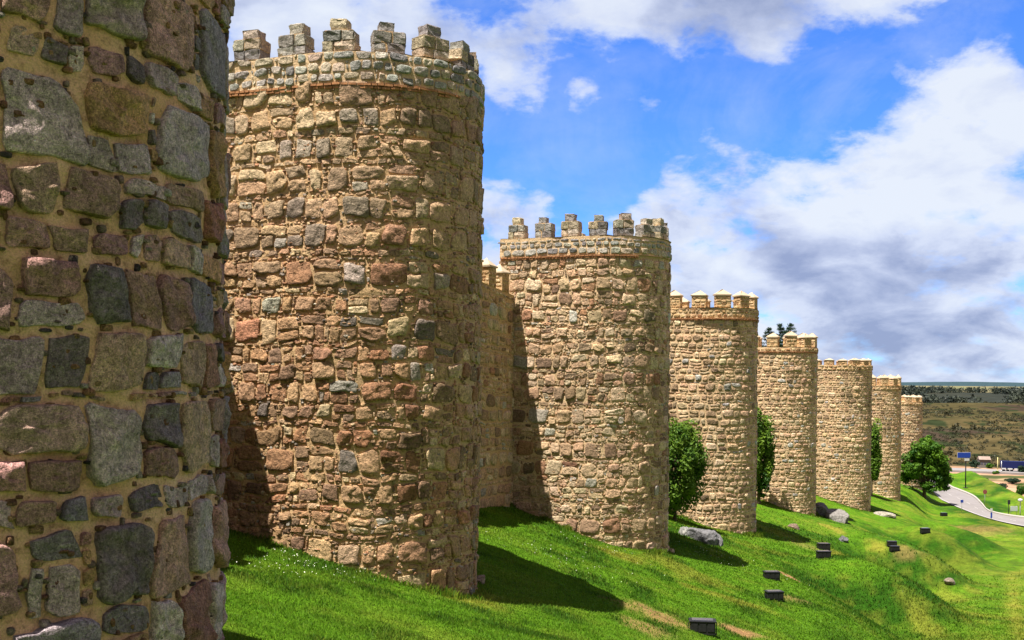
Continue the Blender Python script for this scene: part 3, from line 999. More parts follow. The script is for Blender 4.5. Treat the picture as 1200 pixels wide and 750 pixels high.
# daisies ------------------------------------------------------------
mb = MB()
pts = []
for px, py, rx, ry, cnt in ((362, 664, 0.9, 0.8, 120), (310, 668, 0.6, 0.5, 40), (640, 650, 2.5, 1.2, 120), (690, 640, 2.0, 1.0, 60),
                            (840, 655, 3, 1.5, 150)):
    p = gpt(px, py)
    pts.append(np.stack([rng.normal(p[0], rx / 1.6, cnt), rng.normal(p[1], ry / 1.2, cnt)], 1))
q = np.concatenate(pts); q = q[~inside_tower(q[:, 0], q[:, 1])]
qz = ground(q[:, 0], q[:, 1]) + rng.uniform(0.06, 0.13, len(q))
n = len(q); k6 = np.arange(6) * PI / 3
rad = rng.uniform(0.006, 0.012, (n, 1))
tilt = rng.normal(0, 0.5, (n, 2))
fx, fy = rad * np.cos(k6), rad * np.sin(k6)
vv = np.stack([q[:, :1] + fx, q[:, 1:] + fy, qz[:, None] + fx * tilt[:, :1] + fy * tilt[:, 1:]], 2).reshape(-1, 3)
mb.add(vv, np.arange(n)[:, None] * 6 + np.arange(6)[None], 0)
tag(mb.build('daisies', [plain_mat('daisy white', (0.72, 0.74, 0.62), 0.8, 0, 0.05, 5, 0)]), 'scatter of small white flowers in the grass by the wall', 'flowers', None, 'stuff')

# ------------------------------------------------------------------ near road, kerb and pavement
road_px = [  # near edge, far edge
    ((1050, 572), (1095, 567)), ((1078, 577), (1108, 570)), ((1100, 585), (1124, 575.5)), ((1120, 594), (1140, 582.5)),
    ((1140, 602), (1150, 591.5)), ((1158, 608), (1158, 599.5)), ((1178, 613), (1176, 604.5)), ((1203, 618), (1204, 608.5)), ((1240, 626), (1245, 614))]


def flat(px, py, z=ZROAD):
    a = unp(px, py, 1.0); k = z / a[2]
    return np.array([a[0] * k, k, z])


def smooth(P, n):
    P = np.asarray(P); t = np.linspace(0, len(P) - 1, n)
    i = np.clip(t.astype(int), 0, len(P) - 2); f = (t - i)[:, None]
    g = lambda k: P[np.clip(k, 0, len(P) - 1)]
    p0, p1, p2, p3 = g(i - 1), g(i), g(i + 1), g(i + 2)
    return 0.5 * ((2 * p1) + (p2 - p0) * f + (2 * p0 - 5 * p1 + 4 * p2 - p3) * f ** 2 + (3 * p1 - p0 - 3 * p2 + p3) * f ** 3)


A = smooth([flat(*a) for a, b in road_px], 90); B = smooth([flat(*b) for a, b in road_px], 90)


def strip(mb, A, B, z, slot=0, nw=6):
    n = len(A)
    P = np.concatenate([A + (B - A) * (k / nw) for k in range(nw + 1)])
    P[:, 2] = np.maximum(ground(P[:, 0], P[:, 1]), ZROAD) * 0 + z(P) if callable(z) else z
    i = np.arange(n - 1)
    f = np.concatenate([np.stack([k * n + i, (k + 1) * n + i, (k + 1) * n + i + 1, k * n + i + 1], 1) for k in range(nw)])
    mb.add(P, f, slot)


def zr(off):
    return lambda P: np.maximum(ZROAD + 0.07, ground(P[:, 0], P[:, 1]) + 0.04) + off


asph = plain_mat('pale asphalt', (0.205, 0.19, 0.19), 0.9, 0, 0.12, 0.6, 0.2)
conc = plain_mat('kerb concrete', (0.34, 0.32, 0.29), 0.9, 0, 0.1, 2, 0.2)
paint = plain_mat('road paint', (0.45, 0.44, 0.43), 0.7, 0, 0.08, 3, 0)
mb = MB(); strip(mb, A, B, zr(0.0)); tag(mb.build('road', [asph]), None, None, None, 'structure')
D = (B - A) / np.linalg.norm(B - A, axis=1)[:, None]
mb = MB(); strip(mb, B - D * 0.1, B + D * 0.9, zr(0.13), 0, 3)
n = len(B); P1 = B - D * 0.1; P0 = P1.copy(); P1[:, 2] = zr(0.13)(P1); P0[:, 2] = zr(-0.05)(P0); i = np.arange(n - 1)
mb.add(np.concatenate([P0, P1]), np.stack([i, i + 1, i + 1 + n, i + n], 1), 0)
tag(mb.build('pavement', [conc]), None, None, None, 'structure')
mb = MB(); strip(mb, A + D * 0.25, A + D * 0.55, zr(0.012), 0, 1)
C_ = (A + B) / 2
for k0 in range(0, 86, 7):
    strip(mb, C_[k0:k0 + 4] - D[k0:k0 + 4] * 0.08, C_[k0:k0 + 4] + D[k0:k0 + 4] * 0.08, zr(0.012), 0, 1)
tag(mb.build('road_markings', [paint]), None, None, None, 'structure')

# ------------------------------------------------------------------ far valley, hill and plain
def far_z(r, az):
    prof_r = np.array([60, 150, 300, 440, 470, 620, 900, 1200, 1500, 2400, 3600, 5200, 7500, 12000])
    prof_z = np.array([-40, -33, -31.5, -32.5, -32.5, -27.0, -18.5, -14.5, -14.5, -14.0, -11.5, -9.5, -30, -90])
    x, y = r * np.sin(az), r * np.cos(az)
    z = np.interp(r, prof_r, prof_z)
    z = z + 8.0 * fbm(x / 150, y / 160, 0, 201, 4) * sstep(470, 620, r) * (1 - sstep(1000, 1500, r))
    z = z + 1.2 * fbm(x / 40, y / 40, 0, 203, 3) * (1 - sstep(400, 440, r)) 
    z = z + 17.0 * fbm(x / 650, y / 1500, 0, 205, 3) * sstep(3500, 5000, r)
    return z


azs = np.radians(axis([(-75, 12, 3), (12, 32, 0.06), (32, 80, 4)]))
rs = np.concatenate([np.geomspace(100, 1600, 330), np.geomspace(1610, 12000, 60)])
AZ, RR = np.meshgrid(azs, rs)
az, r = AZ.ravel(), RR.ravel()
x, y = r * np.sin(az), r * np.cos(az); z = far_z(r, az)


def lerp(c, d, k): return c * (1 - k[:, None]) + np.asarray(d) * k[:, None]


c = np.tile([0.36, 0.215, 0.14], (len(x), 1))
nz = fbm(x / 22, y / 22, 0, 210, 4)
c = lerp(c, (0.06, 0.075, 0.03), sstep(0.12, 0.3, nz))
c = lerp(c, (0.42, 0.30, 0.18), sstep(0.25, 0.5, fbm(x / 9, y / 9, 0, 212, 3)) * 0.7)
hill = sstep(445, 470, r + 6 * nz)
hc = np.tile([0.070, 0.070, 0.030], (len(x), 1))  # olive scrub, with the cloud shadow over the hill darkened into its colour
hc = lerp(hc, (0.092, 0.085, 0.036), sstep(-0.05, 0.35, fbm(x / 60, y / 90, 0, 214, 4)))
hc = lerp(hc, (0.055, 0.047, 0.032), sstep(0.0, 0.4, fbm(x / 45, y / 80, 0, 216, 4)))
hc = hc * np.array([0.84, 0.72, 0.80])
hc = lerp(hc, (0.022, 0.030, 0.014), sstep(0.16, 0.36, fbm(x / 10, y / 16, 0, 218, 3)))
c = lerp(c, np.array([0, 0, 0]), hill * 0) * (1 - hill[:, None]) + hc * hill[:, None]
wd = sstep(980, 1060, r) * (1 - sstep(1650, 1700, r))
c = lerp(c, (0.030, 0.034, 0.029), wd * (0.75 + 0.3 * sstep(-0.2, 0.2, fbm(x / 90, y / 200, 0, 220, 3))))
fl = sstep(1650, 1720, r)
c = lerp(c, (0.17, 0.15, 0.085), fl)
c = lerp(c, (0.13, 0.14, 0.075), fl * sstep(0.0, 0.3, fbm(x / 120, y / 420, 0, 222, 3)))
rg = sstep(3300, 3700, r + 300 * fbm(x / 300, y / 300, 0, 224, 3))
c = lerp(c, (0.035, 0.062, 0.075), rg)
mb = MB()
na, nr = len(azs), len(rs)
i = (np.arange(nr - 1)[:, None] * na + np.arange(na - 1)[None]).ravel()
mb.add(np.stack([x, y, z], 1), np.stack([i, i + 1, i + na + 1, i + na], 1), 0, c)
m, nt, b = mat('far country')
co = coords(nt); at = N(nt, 'ShaderNodeAttribute', attribute_name='Col').outputs['Color']
k = mix(nt, at, ramp(nt, noise(nt, co, 0.09, 6, 0.75), [(0.3, 0.5), (0.5, 1.0), (0.7, 1.45)]), 0.8, 'MULTIPLY')
nt.links.new(k, b.inputs['Base Color']); b.inputs['Roughness'].default_value = 1.0; b.inputs['Specular IOR Level'].default_value = 0.0
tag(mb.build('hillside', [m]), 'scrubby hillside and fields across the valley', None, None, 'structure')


def far_hit(px, py):
    Z = np.geomspace(150, 9000, 6000)
    p = unp(px, py, Z)
    rr_ = np.hypot(p[0], p[1]); az_ = np.arctan2(p[0], p[1])
    d = p[2] - far_z(rr_, az_)
    k = np.argmax(d < 0)
    return np.array([p[0][k], p[1][k], far_z(rr_[k:k + 1], az_[k:k + 1])[0]])


# far road with lorry
FR = smooth([far_hit(1040, 548.5), far_hit(1115, 546.5), far_hit(1160, 545.8), far_hit(1210, 545.5), far_hit(1260, 545.5)], 60)
R0 = 432.0
az_ = np.linspace(math.radians(12), math.radians(33), 120)
FA = np.stack([(R0 - 6) * np.sin(az_), (R0 - 6) * np.cos(az_), az_ * 0], 1); FB = np.stack([(R0 + 6) * np.sin(az_), (R0 + 6) * np.cos(az_), az_ * 0], 1)
mb = MB()


def zfar(P):
    return far_z(np.full(len(P), R0), np.arctan2(P[:, 0], P[:, 1])) + 0.9


strip(mb, FA, FB, zfar, 0, 2)
lo = FA.copy(); lo[:, 2] = zfar(FA) - 3; hi = FA.copy(); hi[:, 2] = zfar(FA)
n = len(FA); i = np.arange(n - 1)
mb.add(np.concatenate([lo, hi]), np.stack([i, i + 1, i + 1 + n, i + n], 1), 0)
tag(mb.build('road', [plain_mat('far road', (0.22, 0.21, 0.21), 0.9, 0, 0.1, 0.2, 0)]), None, None, None, 'structure')


# ------------------------------------------------------------------ foliage
def leaves(mb, rng, C, R, n, size, light=0.5, lumps=24, flat=0.0, inner=0.35, updown=0.0):
    """leaf-sized faces through the volume of a lumpy crown"""
    C = np.asarray(C, float); R = np.asarray(R, float)
    dirs = rng.normal(0, 1, (lumps, 3)); dirs /= np.linalg.norm(dirs, axis=1)[:, None]
    lc = dirs * rng.uniform(0.45, 0.82, (lumps, 1)); lr = rng.uniform(0.24, 0.46, lumps)
    if lumps > 40:
        lc = dirs * rng.uniform(0.60, 0.80, (lumps, 1)); lr = rng.uniform(0.18, 0.34, lumps)
    k = rng.integers(0, lumps, n)
    q = rng.normal(0, 1, (n, 3)); q /= np.linalg.norm(q, axis=1)[:, None]
    rad = np.where(rng.random(n) < inner, rng.random(n) ** 0.5, rng.uniform(0.8, 1.05, n))
    p = lc[k] + q * (lr[k] * rad)[:, None]
    P = C + p * R
    nrm = q + rng.normal(0, 0.6, (n, 3)); nrm[:, 2] += 0.35; nrm /= np.linalg.norm(nrm, axis=1)[:, None]
    t = np.cross(nrm, rng.normal(0, 1, (n, 3))); t /= np.linalg.norm(t, axis=1)[:, None] + 1e-9
    s = np.cross(nrm, t)
    sz = size * rng.uniform(0.6, 1.3, n)[:, None]
    v = np.stack([P - t * sz, P - s * sz * 0.5 + nrm * sz * 0.12, P + t * sz, P + s * sz * 0.5 + nrm * sz * 0.12], 1).reshape(-1, 3)
    tone = np.clip(light + 0.35 * rng.normal(0, 0.5, n) + 0.25 * rng.normal(0, 1, lumps)[k], 0, 1)
    mb.add(v, np.arange(n)[:, None] * 4 + np.arange(4)[None], 0, np.repeat(np.stack([tone] * 3, 1), 4, 0), smooth=False)
    return C + lc * R


bark = plain_mat('bark', (0.10, 0.075, 0.05), 0.95, 0, 0.35, 12, 0.8)
leafA = leaf_mat('bush leaves', (0.035, 0.10, 0.010), (0.16, 0.27, 0.022), 0.35)
leafB = leaf_mat('tree leaves', (0.024, 0.095, 0.008), (0.13, 0.26, 0.018), 0.35)
leafC = leaf_mat('conifer needles', (0.010, 0.030, 0.014), (0.025, 0.060, 0.028), 0.1)


def plant(name, label, cat, base, h, rx, nleaf, size, matl, clear=0.25, seed=0, group=None, lumps=26, light=0.45):
    rng = np.random.default_rng(seed)
    root = thing(name, label, cat, base, 0, group)
    mb = MB(); cz = h * (clear + 1) / 2
    pts = leaves(mb, rng, (0, 0, cz), (rx, rx, h * (1 - clear) / 2), nleaf, size, light, lumps)
    mb.build('crown', [matl], root)
    tb = MB()
    v, f = tube_vf([(0, 0, -0.4), (0.02, 0.01, h * clear * 0.6), (0.03, 0, h * clear + 0.3), (0, 0.03, h * 0.7)], [0.05 * h * 0.5, 0.036 * h * 0.5, 0.03 * h * 0.5, 0.012 * h * 0.5], 9); tb.add(v, f)
    for q in pts[:14]:
        st = np.array([0.02, 0, h * (clear * 0.9 + 0.25 * rng.random())])
        v, f = tube_vf([st, (st + q) / 2 + (0, 0, 0.1), q], [0.014 * h * 0.5, 0.009 * h * 0.5, 0.003 * h * 0.5], 6); tb.add(v, f)
    tb.build('trunk', [bark], root)
    return root


def base_at(x, y): return (x, y, float(ground(np.array([x]), np.array([y]))[0]))


def px_at(px, Z): return ((px - PX0) / F * Z, Z)


BG = 'bushes growing beside the towers'
bx_, by_ = px_at(792, 56.0)
zb_ = base_at(bx_, by_)
plant('clipped_bush', 'egg-shaped dark green bush between the third and fourth towers', 'bush', zb_, unp(792, 488, 56.0)[2] - zb_[2], 1.62, 26000, 0.085, leafA, 0.05, 31, BG, 90, 0.5)
bx_, by_ = px_at(890, 77.0); zb_ = base_at(bx_, by_)
plant('clipped_bush', 'tall green bush half hidden behind the fourth tower', 'bush', zb_, unp(890, 467, 77.0)[2] - zb_[2], 1.15, 11000, 0.12, leafA, 0.08, 32, BG, 30, 0.6)
bx_, by_ = px_at(1022, 112.0); zb_ = base_at(bx_, by_)
plant('clipped_bush', 'small green bush half hidden behind the sixth tower', 'bush', zb_, unp(1022, 491, 112.0)[2] - zb_[2], 1.15, 7000, 0.15, leafA, 0.1, 33, BG, 24)

# spreading tree beside the road
rng = np.random.default_rng(44)
P = on_ground(1083, 583)
root = thing('broadleaf_tree', 'spreading green broadleaf tree with a short dark trunk beside the curving road', 'tree', P)
sc = P[1] / F
mb = MB(); tips = []
for (px, py, rx, rz, n) in ((1083, 527, 17, 11, 3200), (1072, 543, 15, 10, 2600), (1097, 541, 15, 11, 2800), (1086, 553, 24, 13, 4200), (1102, 560, 13, 9, 2200), (1066, 560, 10, 8, 1500),
                            (1060, 548, 7, 3, 350), (1109, 550, 7, 3, 350), (1094, 524, 8, 4, 400), (1107, 571, 8, 3, 350), (1062, 572, 8, 3, 350), (1085, 517, 10, 5, 900), (1076, 531, 13, 8, 1500), (1068, 550, 11, 7, 1200), (1090, 570, 14, 5, 1000)):
    q = np.array([(px - 1083) * sc, rng.uniform(-1.0, 1.0), (583 - py) * sc])
    leaves(mb, rng, q, (rx * sc, rx * sc * 0.95, rz * sc * 1.3), n, 0.16, 0.55, 18); tips.append(q)
mb.build('crown', [leafB], root)
tb = MB()
v, f = tube_vf([(0, 0, -0.4), (0.03, 0, 0.5), (-0.02, 0.03, 1.3), (0.05, 0, 2.4), (0, 0, 4.2)], [0.26, 0.2, 0.17, 0.12, 0.05], 10); tb.add(v, f)
for q in tips:
    st = np.array([0, 0, rng.uniform(0.9, 1.9)])
    v, f = tube_vf([st, (st * 0.5 + q * 0.5) + (0, 0, 0.15), q], [0.085, 0.055, 0.02], 7); tb.add(v, f)
tb.build('trunk', [bark], root)


def conifer(px, py, Z, label, seed, w=1.5):
    rng = np.random.default_rng(seed)
    top = unp(px, py, Z); zb = -9.5
    h = top[2] - zb
    root = thing('conifer_tree', label, 'tree', (top[0], top[1], zb), 0, 'conifers inside the town wall')
    mb = MB(); tb = MB()
    v, f = tube_vf([(0, 0, 0), (0, 0, h * 0.5), (0, 0, h - 0.1)], [0.22, 0.13, 0.015], 8); tb.add(v, f)
    z = h - 0.15
    while z > h * 0.25:
        ln = min(w * 1.2, 0.08 + 0.62 * (h - z)) * rng.uniform(0.75, 1.25)
        for a in rng.uniform(0, 2 * PI, 6):
            n = int(50 + 60 * ln)
            tt = rng.random(n) ** 0.7
            c = np.stack([np.cos(a) * tt * ln, np.sin(a) * tt * ln, z + 0.25 * ln * tt ** 2 - 0.22 * ln * tt], 1) + rng.normal(0, 0.07, (n, 3))
            d = rng.normal(0, 1, (n, 3)); d[:, 0] += np.cos(a); d[:, 1] += np.sin(a); d /= np.linalg.norm(d, axis=1)[:, None]
            e = np.cross(d, rng.normal(0, 1, (n, 3))); e /= np.linalg.norm(e, axis=1)[:, None]
            s = 0.075
            v = np.stack([c - d * s, c - e * s * 0.3, c + d * s, c + e * s * 0.3], 1).reshape(-1, 3)
            tone = np.repeat(rng.random((n, 1)), 3, 1)
            mb.add(v, np.arange(n)[:, None] * 4 + np.arange(4)[None], 0, np.repeat(tone, 4, 0), smooth=False)
        z -= 0.30
    mb.build('crown', [leafC], root); tb.build('trunk', [bark], root)


conifer(901, 384, 100, 'leftmost and lowest of the three dark conifer tops above the fifth tower', 61)
conifer(914, 379.5, 101, 'middle one of the three dark conifer tops above the fifth tower', 62)
conifer(927, 379, 99, 'rightmost of the three dark conifer tops above the fifth tower', 63)

# ------------------------------------------------------------------ rocks
rockm = stone_mat('rock', 9, 1.0, 0.8, 0.10, 0.03, 0.15)


def rock(label, px, py, w, d, h, seed, col, rot=0.3, sink=0.25, tilt=0.0, blk=0.0):
    import bmesh
    rng = np.random.default_rng(seed)
    bm = bmesh.new(); bmesh.ops.create_icosphere(bm, subdivisions=5, radius=1.0)
    v = np.array([q.co[:] for q in bm.verts]); f = np.array([[q.index for q in p.verts] for p in bm.faces]); bm.free()
    for _ in range(9):                                       # hew flat faces
        nn = rng.normal(0, 1, 3); nn /= np.linalg.norm(nn); o = rng.uniform(0.5, 0.8)
        ex = np.clip(v @ nn - o, 0, None); v = v - ex[:, None] * nn
    v = v + 0.10 * fbm(v[:, 0] * 2 + seed, v[:, 1] * 2, v[:, 2] * 2, 5, 4)[:, None] * v
    v = v + 0.07 * fbm(v[:, 0] * 6 + seed, v[:, 1] * 6, v[:, 2] * 6, 8, 3)[:, None] * v
    v = v * np.array([w / 2, d / 2, h]) / 0.75
    p = on_ground(px, py)
    mb = MB(); mb.add(v, f, 0, col)
    o = mb.build('rock', [rockm])
    o.location = (p[0], p[1], p[2] + h * (0.3 - sink)); o.rotation_euler = (tilt, tilt * 0.5, rot)
    return tag(o, label, 'rock', 'rocks lying in the grass')


G1 = (0.16, 0.16, 0.17)
rock('large flat grey slab in the shadow below the third tower', 821, 633, 1.25, 0.9, 0.45, 1, G1, 0.2, 0.1, 0.15)
rock('pointed grey rock leaning at the right end of the large grey slab', 841, 638, 0.7, 0.6, 0.5, 2, G1, 0.9, 0.1, -0.2)
rock('small grey rock at the left end of the large grey slab', 805, 628, 0.6, 0.5, 0.35, 3, (0.26, 0.26, 0.25), 0.1, 0.15)
rock('big mottled grey boulder at the foot of the fifth tower', 980, 610, 1.5, 1.7, 0.62, 4, (0.20, 0.19, 0.18), 0.5, 0.15, 0.2)
rock('dark rock wedged between the fifth tower and the mottled boulder', 961, 603, 1.0, 1.0, 0.6, 5, (0.16, 0.15, 0.17), 0.1, 0.15)
rock('small dark stone alone in the grass under the mottled boulder', 988, 634, 0.5, 0.45, 0.3, 6, (0.12, 0.12, 0.13), 0.1, 0.15)
rock('long pale flat slab in the grass below the sixth tower', 1036, 605, 1.5, 0.8, 0.24, 7, (0.30, 0.275, 0.23), -0.35, 0.05, 0.1)
rock('small pale brown rock at the foot of the slope beside the level strip', 1112, 684, 0.55, 0.45, 0.22, 8, (0.20, 0.165, 0.13), 0.2, 0.1)
rock('brown stone in the grass beside the shadow of the fourth tower', 930, 619, 0.6, 0.5, 0.2, 9, (0.17, 0.12, 0.09), 0.2, 0.15)

for px, py, w_, sd, col, lab in ((563, 683, 0.30, 41, (0.30, 0.23, 0.17), 'fist-sized tan stone fallen at the right foot of the second tower'),
                                 (786, 647, 0.24, 42, (0.34, 0.27, 0.19), 'small tan stone fallen at the right foot of the third tower')):
    rock(lab, px, py, w_, w_ * 0.8, w_ * 0.45, sd, col, 0.4, 0.1)

# ------------------------------------------------------------------ ground floodlights
black = plain_mat('black paint', (0.018, 0.018, 0.020), 0.45, 0.0, 0.3, 12, 0.15)
glass, nt, b = mat('lamp glass')
b.inputs['Base Color'].default_value = (0.10, 0.11, 0.15, 1); b.inputs['Roughness'].default_value = 0.12; b.inputs['Metallic'].default_value = 0.3
steel = plain_mat('galvanised', (0.45, 0.46, 0.47), 0.45, 0.7, 0.15, 20, 0.1)


def flood_parts():
    h = MB(); v, f = box_vf(0, 0, 0.14, 0.76, 0.44, 0.40, 0.02); h.add(v, f, smooth=False)
    for k in range(3):                                        # raised panels on the side towards the viewer
        v, f = box_vf(-0.25 + k * 0.25, -0.225, 0.17, 0.20, 0.02, 0.24, 0.006); h.add(v, f, smooth=False)
    v, f = box_vf(0, 0, 0.355, 0.82, 0.50, 0.035, 0.008); h.add(v, f, smooth=False)     # lid frame
    g = MB(); v, f = box_vf(0, 0.02, 0.38, 0.64, 0.34, 0.02, 0.004); g.add(v, f, smooth=False)
    k = MB()
    for s in (-1, 1):
        v, f = box_vf(s * 0.425, 0, 0.10, 0.022, 0.09, 0.36, 0.004); k.add(v, f, smooth=False)
    v, f = box_vf(0, 0, -0.06, 0.87, 0.12, 0.03, 0.004); k.add(v, f, smooth=False)
    return h, g, k


FL = [(823, 742, 'nearest black floodlight box, low in the grass beside a patch of red earth', -6, 0.95),
      (907, 703, 'black floodlight box just below another one near a red earth patch', 10, 0.85),
      (904, 679, 'black floodlight box with a patch of red earth at its right', 3, 0.85),
      (965, 654, 'lower box of the black floodlight pair in the middle of the slope', 4, 0.95),
      (965, 644, 'upper box of the black floodlight pair in the middle of the slope', 2, 0.95),
      (1048, 646, 'lower right box of the farther black floodlight pair near a pale dry patch', 8, 0.8),
      (1045, 640, 'upper left box of the farther black floodlight pair near a pale dry patch', -4, 0.8),
      (1084, 625, 'black floodlight box alone on the slope below the spreading tree', 5, 0.95),
      (1106, 605, 'farthest black floodlight box, just below the road bend', 5, 1.0)]
proto = None
for px, py, lab, rot, s in FL:
    p = on_ground(px, py)
    root = thing('floodlight_box', lab, 'floodlight', (p[0], p[1], p[2] + 0.03), math.radians(rot), 'black floodlight boxes on the slope')
    s *= 0.92; root.scale = (s, s, s)
    if proto is None:
        h, g, k = flood_parts()
        proto = [h.build('housing', [black], root), g.build('glass', [glass], root), k.build('bracket', [black], root)]
    else:
        for c in proto:
            q = c.copy(); COL.objects.link(q); q.parent = root

# ------------------------------------------------------------------ road signs, lamp, lorry
blue = plain_mat('sign blue', (0.012, 0.045, 0.30), 0.5, 0, 0.05, 5, 0)
white = plain_mat('white paint', (0.5, 0.5, 0.5), 0.5, 0, 0.05, 5, 0)
redm = plain_mat('sign red', (0.22, 0.06, 0.06), 0.5, 0, 0.1, 5, 0)
darkm = plain_mat('dark post', (0.03, 0.032, 0.035), 0.5, 0.3, 0.1, 9, 0)


def rbox(name, parent, m, *a, bev=0.0):
    mb = MB(); v, f = box_vf(*a, bev); mb.add(v, f, smooth=False)
    return mb.build(name, [m], parent)


def rtube(name, parent, m, pts, rad, k=10):
    mb = MB(); v, f = tube_vf(pts, rad, k); mb.add(v, f)
    return mb.build(name, [m], parent)


p = on_ground(1131.5, 572); s = p[1] / F
t = thing('direction_sign', 'blue direction sign on a tall dark post at the far kerb of the bend', 'sign', p, 0.15)
rtube('post', t, darkm, [(0, 0, -0.3), (0, 0, 43 * s)], [0.09, 0.07])
pan = rbox('panel', t, blue, -0.35, -0.13, 38.5 * s, 1.95, 0.05, 0.72, bev=0.012)
rbox('border', pan, white, -0.35, -0.105, 38.5 * s, 2.03, 0.02, 0.80)
sm_ = rbox('panel', t, white, 0.1, -0.13, 33.2 * s, 0.75, 0.04, 0.35, bev=0.01)
sm_['label'] = 'small pale plate below the blue panel'
rbox('base_plate', t, darkm, 0, 0, 0.02, 0.5, 0.5, 0.12, bev=0.02)

p = on_ground(1154, 592); s = p[1] / F
t = thing('road_sign', 'round dark red road sign on a thin pale pole on the verge', 'sign', p, 0.1)
rtube('pole', t, steel, [(0, 0, -0.2), (0, 0, 17 * s)], 0.03)
mb = MB(); v, f = tube_vf([(0, -0.06, 15.5 * s), (0, -0.035, 15.5 * s)], 0.27, 20); mb.add(v, f, smooth=False); mb.build('disc', [redm], t)

p = on_ground(1161.5, 610); s = p[1] / F
t = thing('road_sign', 'narrow blue and white sign post at the near edge of the road', 'sign', p, 0.0)
rtube('pole', t, steel, [(0, 0, -0.2), (0, 0, 13 * s)], 0.035)
rbox('panel', t, white, 0, -0.05, 12.2 * s, 0.24, 0.03, 0.36, bev=0.008)
q = rbox('panel', t, blue, 0, -0.05, 6.0 * s, 0.18, 0.03, 0.6, bev=0.008); q['label'] = 'blue lower plate'

p = on_ground(1127, 602); s = p[1] / F
t = thing('road_sign', 'thin grey post with a small blue plate on the near side of the bend', 'sign', p, 0.0)
rtube('pole', t, steel, [(0, 0, -0.2), (0, 0, 16 * s)], 0.03)
rbox('panel', t, blue, 0, -0.05, 14.5 * s, 0.32, 0.03, 0.32, bev=0.008)

for px, py, hp, lab in ((1182, 604, 18, 'dark slim sign post on the grass verge near the right edge'),):
    p = on_ground(px, py); s = p[1] / F
    t = thing('road_sign', lab, 'sign', p, 0.0)
    rtube('pole', t, darkm, [(0, 0, -0.2), (0, 0, hp * s)], 0.04)
    rbox('panel', t, darkm, 0, -0.06, (hp - 2.5) * s, 0.3, 0.03, 0.5, bev=0.008)
p = on_ground(1188, 604); s = p[1] / F
t = thing('notice_board', 'pale grey notice board low on the verge between two posts', 'sign', p, 0.1)
for sx in (-0.35, 0.35):
    rtube('post', t, steel, [(sx, 0, -0.2), (sx, 0, 11 * s)], 0.03)
rbox('panel', t, plain_mat('board', (0.42, 0.46, 0.46), 0.6, 0, 0.1, 4, 0), 0, -0.05, 8 * s, 0.85, 0.03, 0.55, bev=0.01)
p = on_ground(1195.5, 606); s = p[1] / F
t = thing('street_lamp', 'white headed lamp on a pale post at the right edge of the photo', 'lamp', p, 0.0)
rtube('post', t, steel, [(0, 0, -0.2), (0, 0, 19 * s)], [0.06, 0.045])
mb = MB(); v, f = tube_vf([(0, 0, 18.2 * s), (0, 0, 18.8 * s), (0, 0, 21 * s), (0, 0, 21.8 * s)], [0.10, 0.26, 0.24, 0.05], 14); mb.add(v, f); mb.build('lantern', [white], t)

# lorry on the far road
azl = math.atan2((1196 - PX0), F)
px_, py_ = R0 * math.sin(azl), R0 * math.cos(azl)
zl = float(zfar(np.array([[px_, py_, 0.0]]))[0])
t = thing('lorry', 'long blue curtain-sided lorry with a white cab on the far road', 'lorry', (px_, py_, zl), -azl)
rbox('trailer', t, plain_mat('navy curtain', (0.006, 0.012, 0.075), 0.5, 0, 0.08, 2, 0), -0.8, 0, 2.35, 11.2, 2.5, 2.5, bev=0.06)
cab = MB()
pf = [(5.1, 0.55), (7.2, 0.55), (7.25, 1.7), (6.9, 3.0), (6.6, 3.25), (5.1, 3.25)]
v = np.array([(a, sy, c) for sy in (-1.22, 1.22) for a, c in pf]); n = len(pf)
cab.add(v, [tuple(range(n)), tuple(range(2 * n - 1, n - 1, -1))] + [(k, k + n, (k + 1) % n + n, (k + 1) % n) for k in range(n)], smooth=False)
cb = cab.build('cab', [white], t)
rbox('window', cb, glass, 6.2, 0, 2.35, 0.9, 2.47, 0.7)
rbox('chassis', t, darkm, 0.2, 0, 0.85, 12.6, 2.0, 0.3)
for wx in (-5.2, -3.9, -2.6, 4.1, 6.3):
    for sy in (-1.05, 1.05):
        rtube('wheel', t, darkm, [(wx, sy - 0.16, 0.5), (wx, sy + 0.16, 0.5)], 0.5, 18)
for k in range(5):
    rbox('side_rail', t, white, -5.2 + k * 2.1, -1.24, 0.9, 1.5, 0.05, 0.5)

# posts by the far road
for px, py, hp, m_, lab in ((1170, 545, 15, plain_mat('pale yellow', (0.6, 0.55, 0.25), 0.6), 'tall pale post left of the lorry on the far road'),
                            (1174.5, 545, 11, steel, 'shorter grey post close behind the lorry on the far road')):
    az1 = math.atan2(px - PX0, F); r1 = R0 - 3.0
    x1, y1 = r1 * math.sin(az1), r1 * math.cos(az1)
    z1 = float(zfar(np.array([[x1, y1, 0.0]]))[0])
    t = thing('roadside_post', lab, 'post', (x1, y1, z1), 0, 'posts by the far road')
    rtube('pole', t, m_, [(0, 0, -0.5), (0, 0, hp * r1 / F)], [0.16, 0.11], 8)
    rtube('collar', t, m_, [(0, 0, 0), (0, 0, 0.5)], [0.28, 0.24], 8)

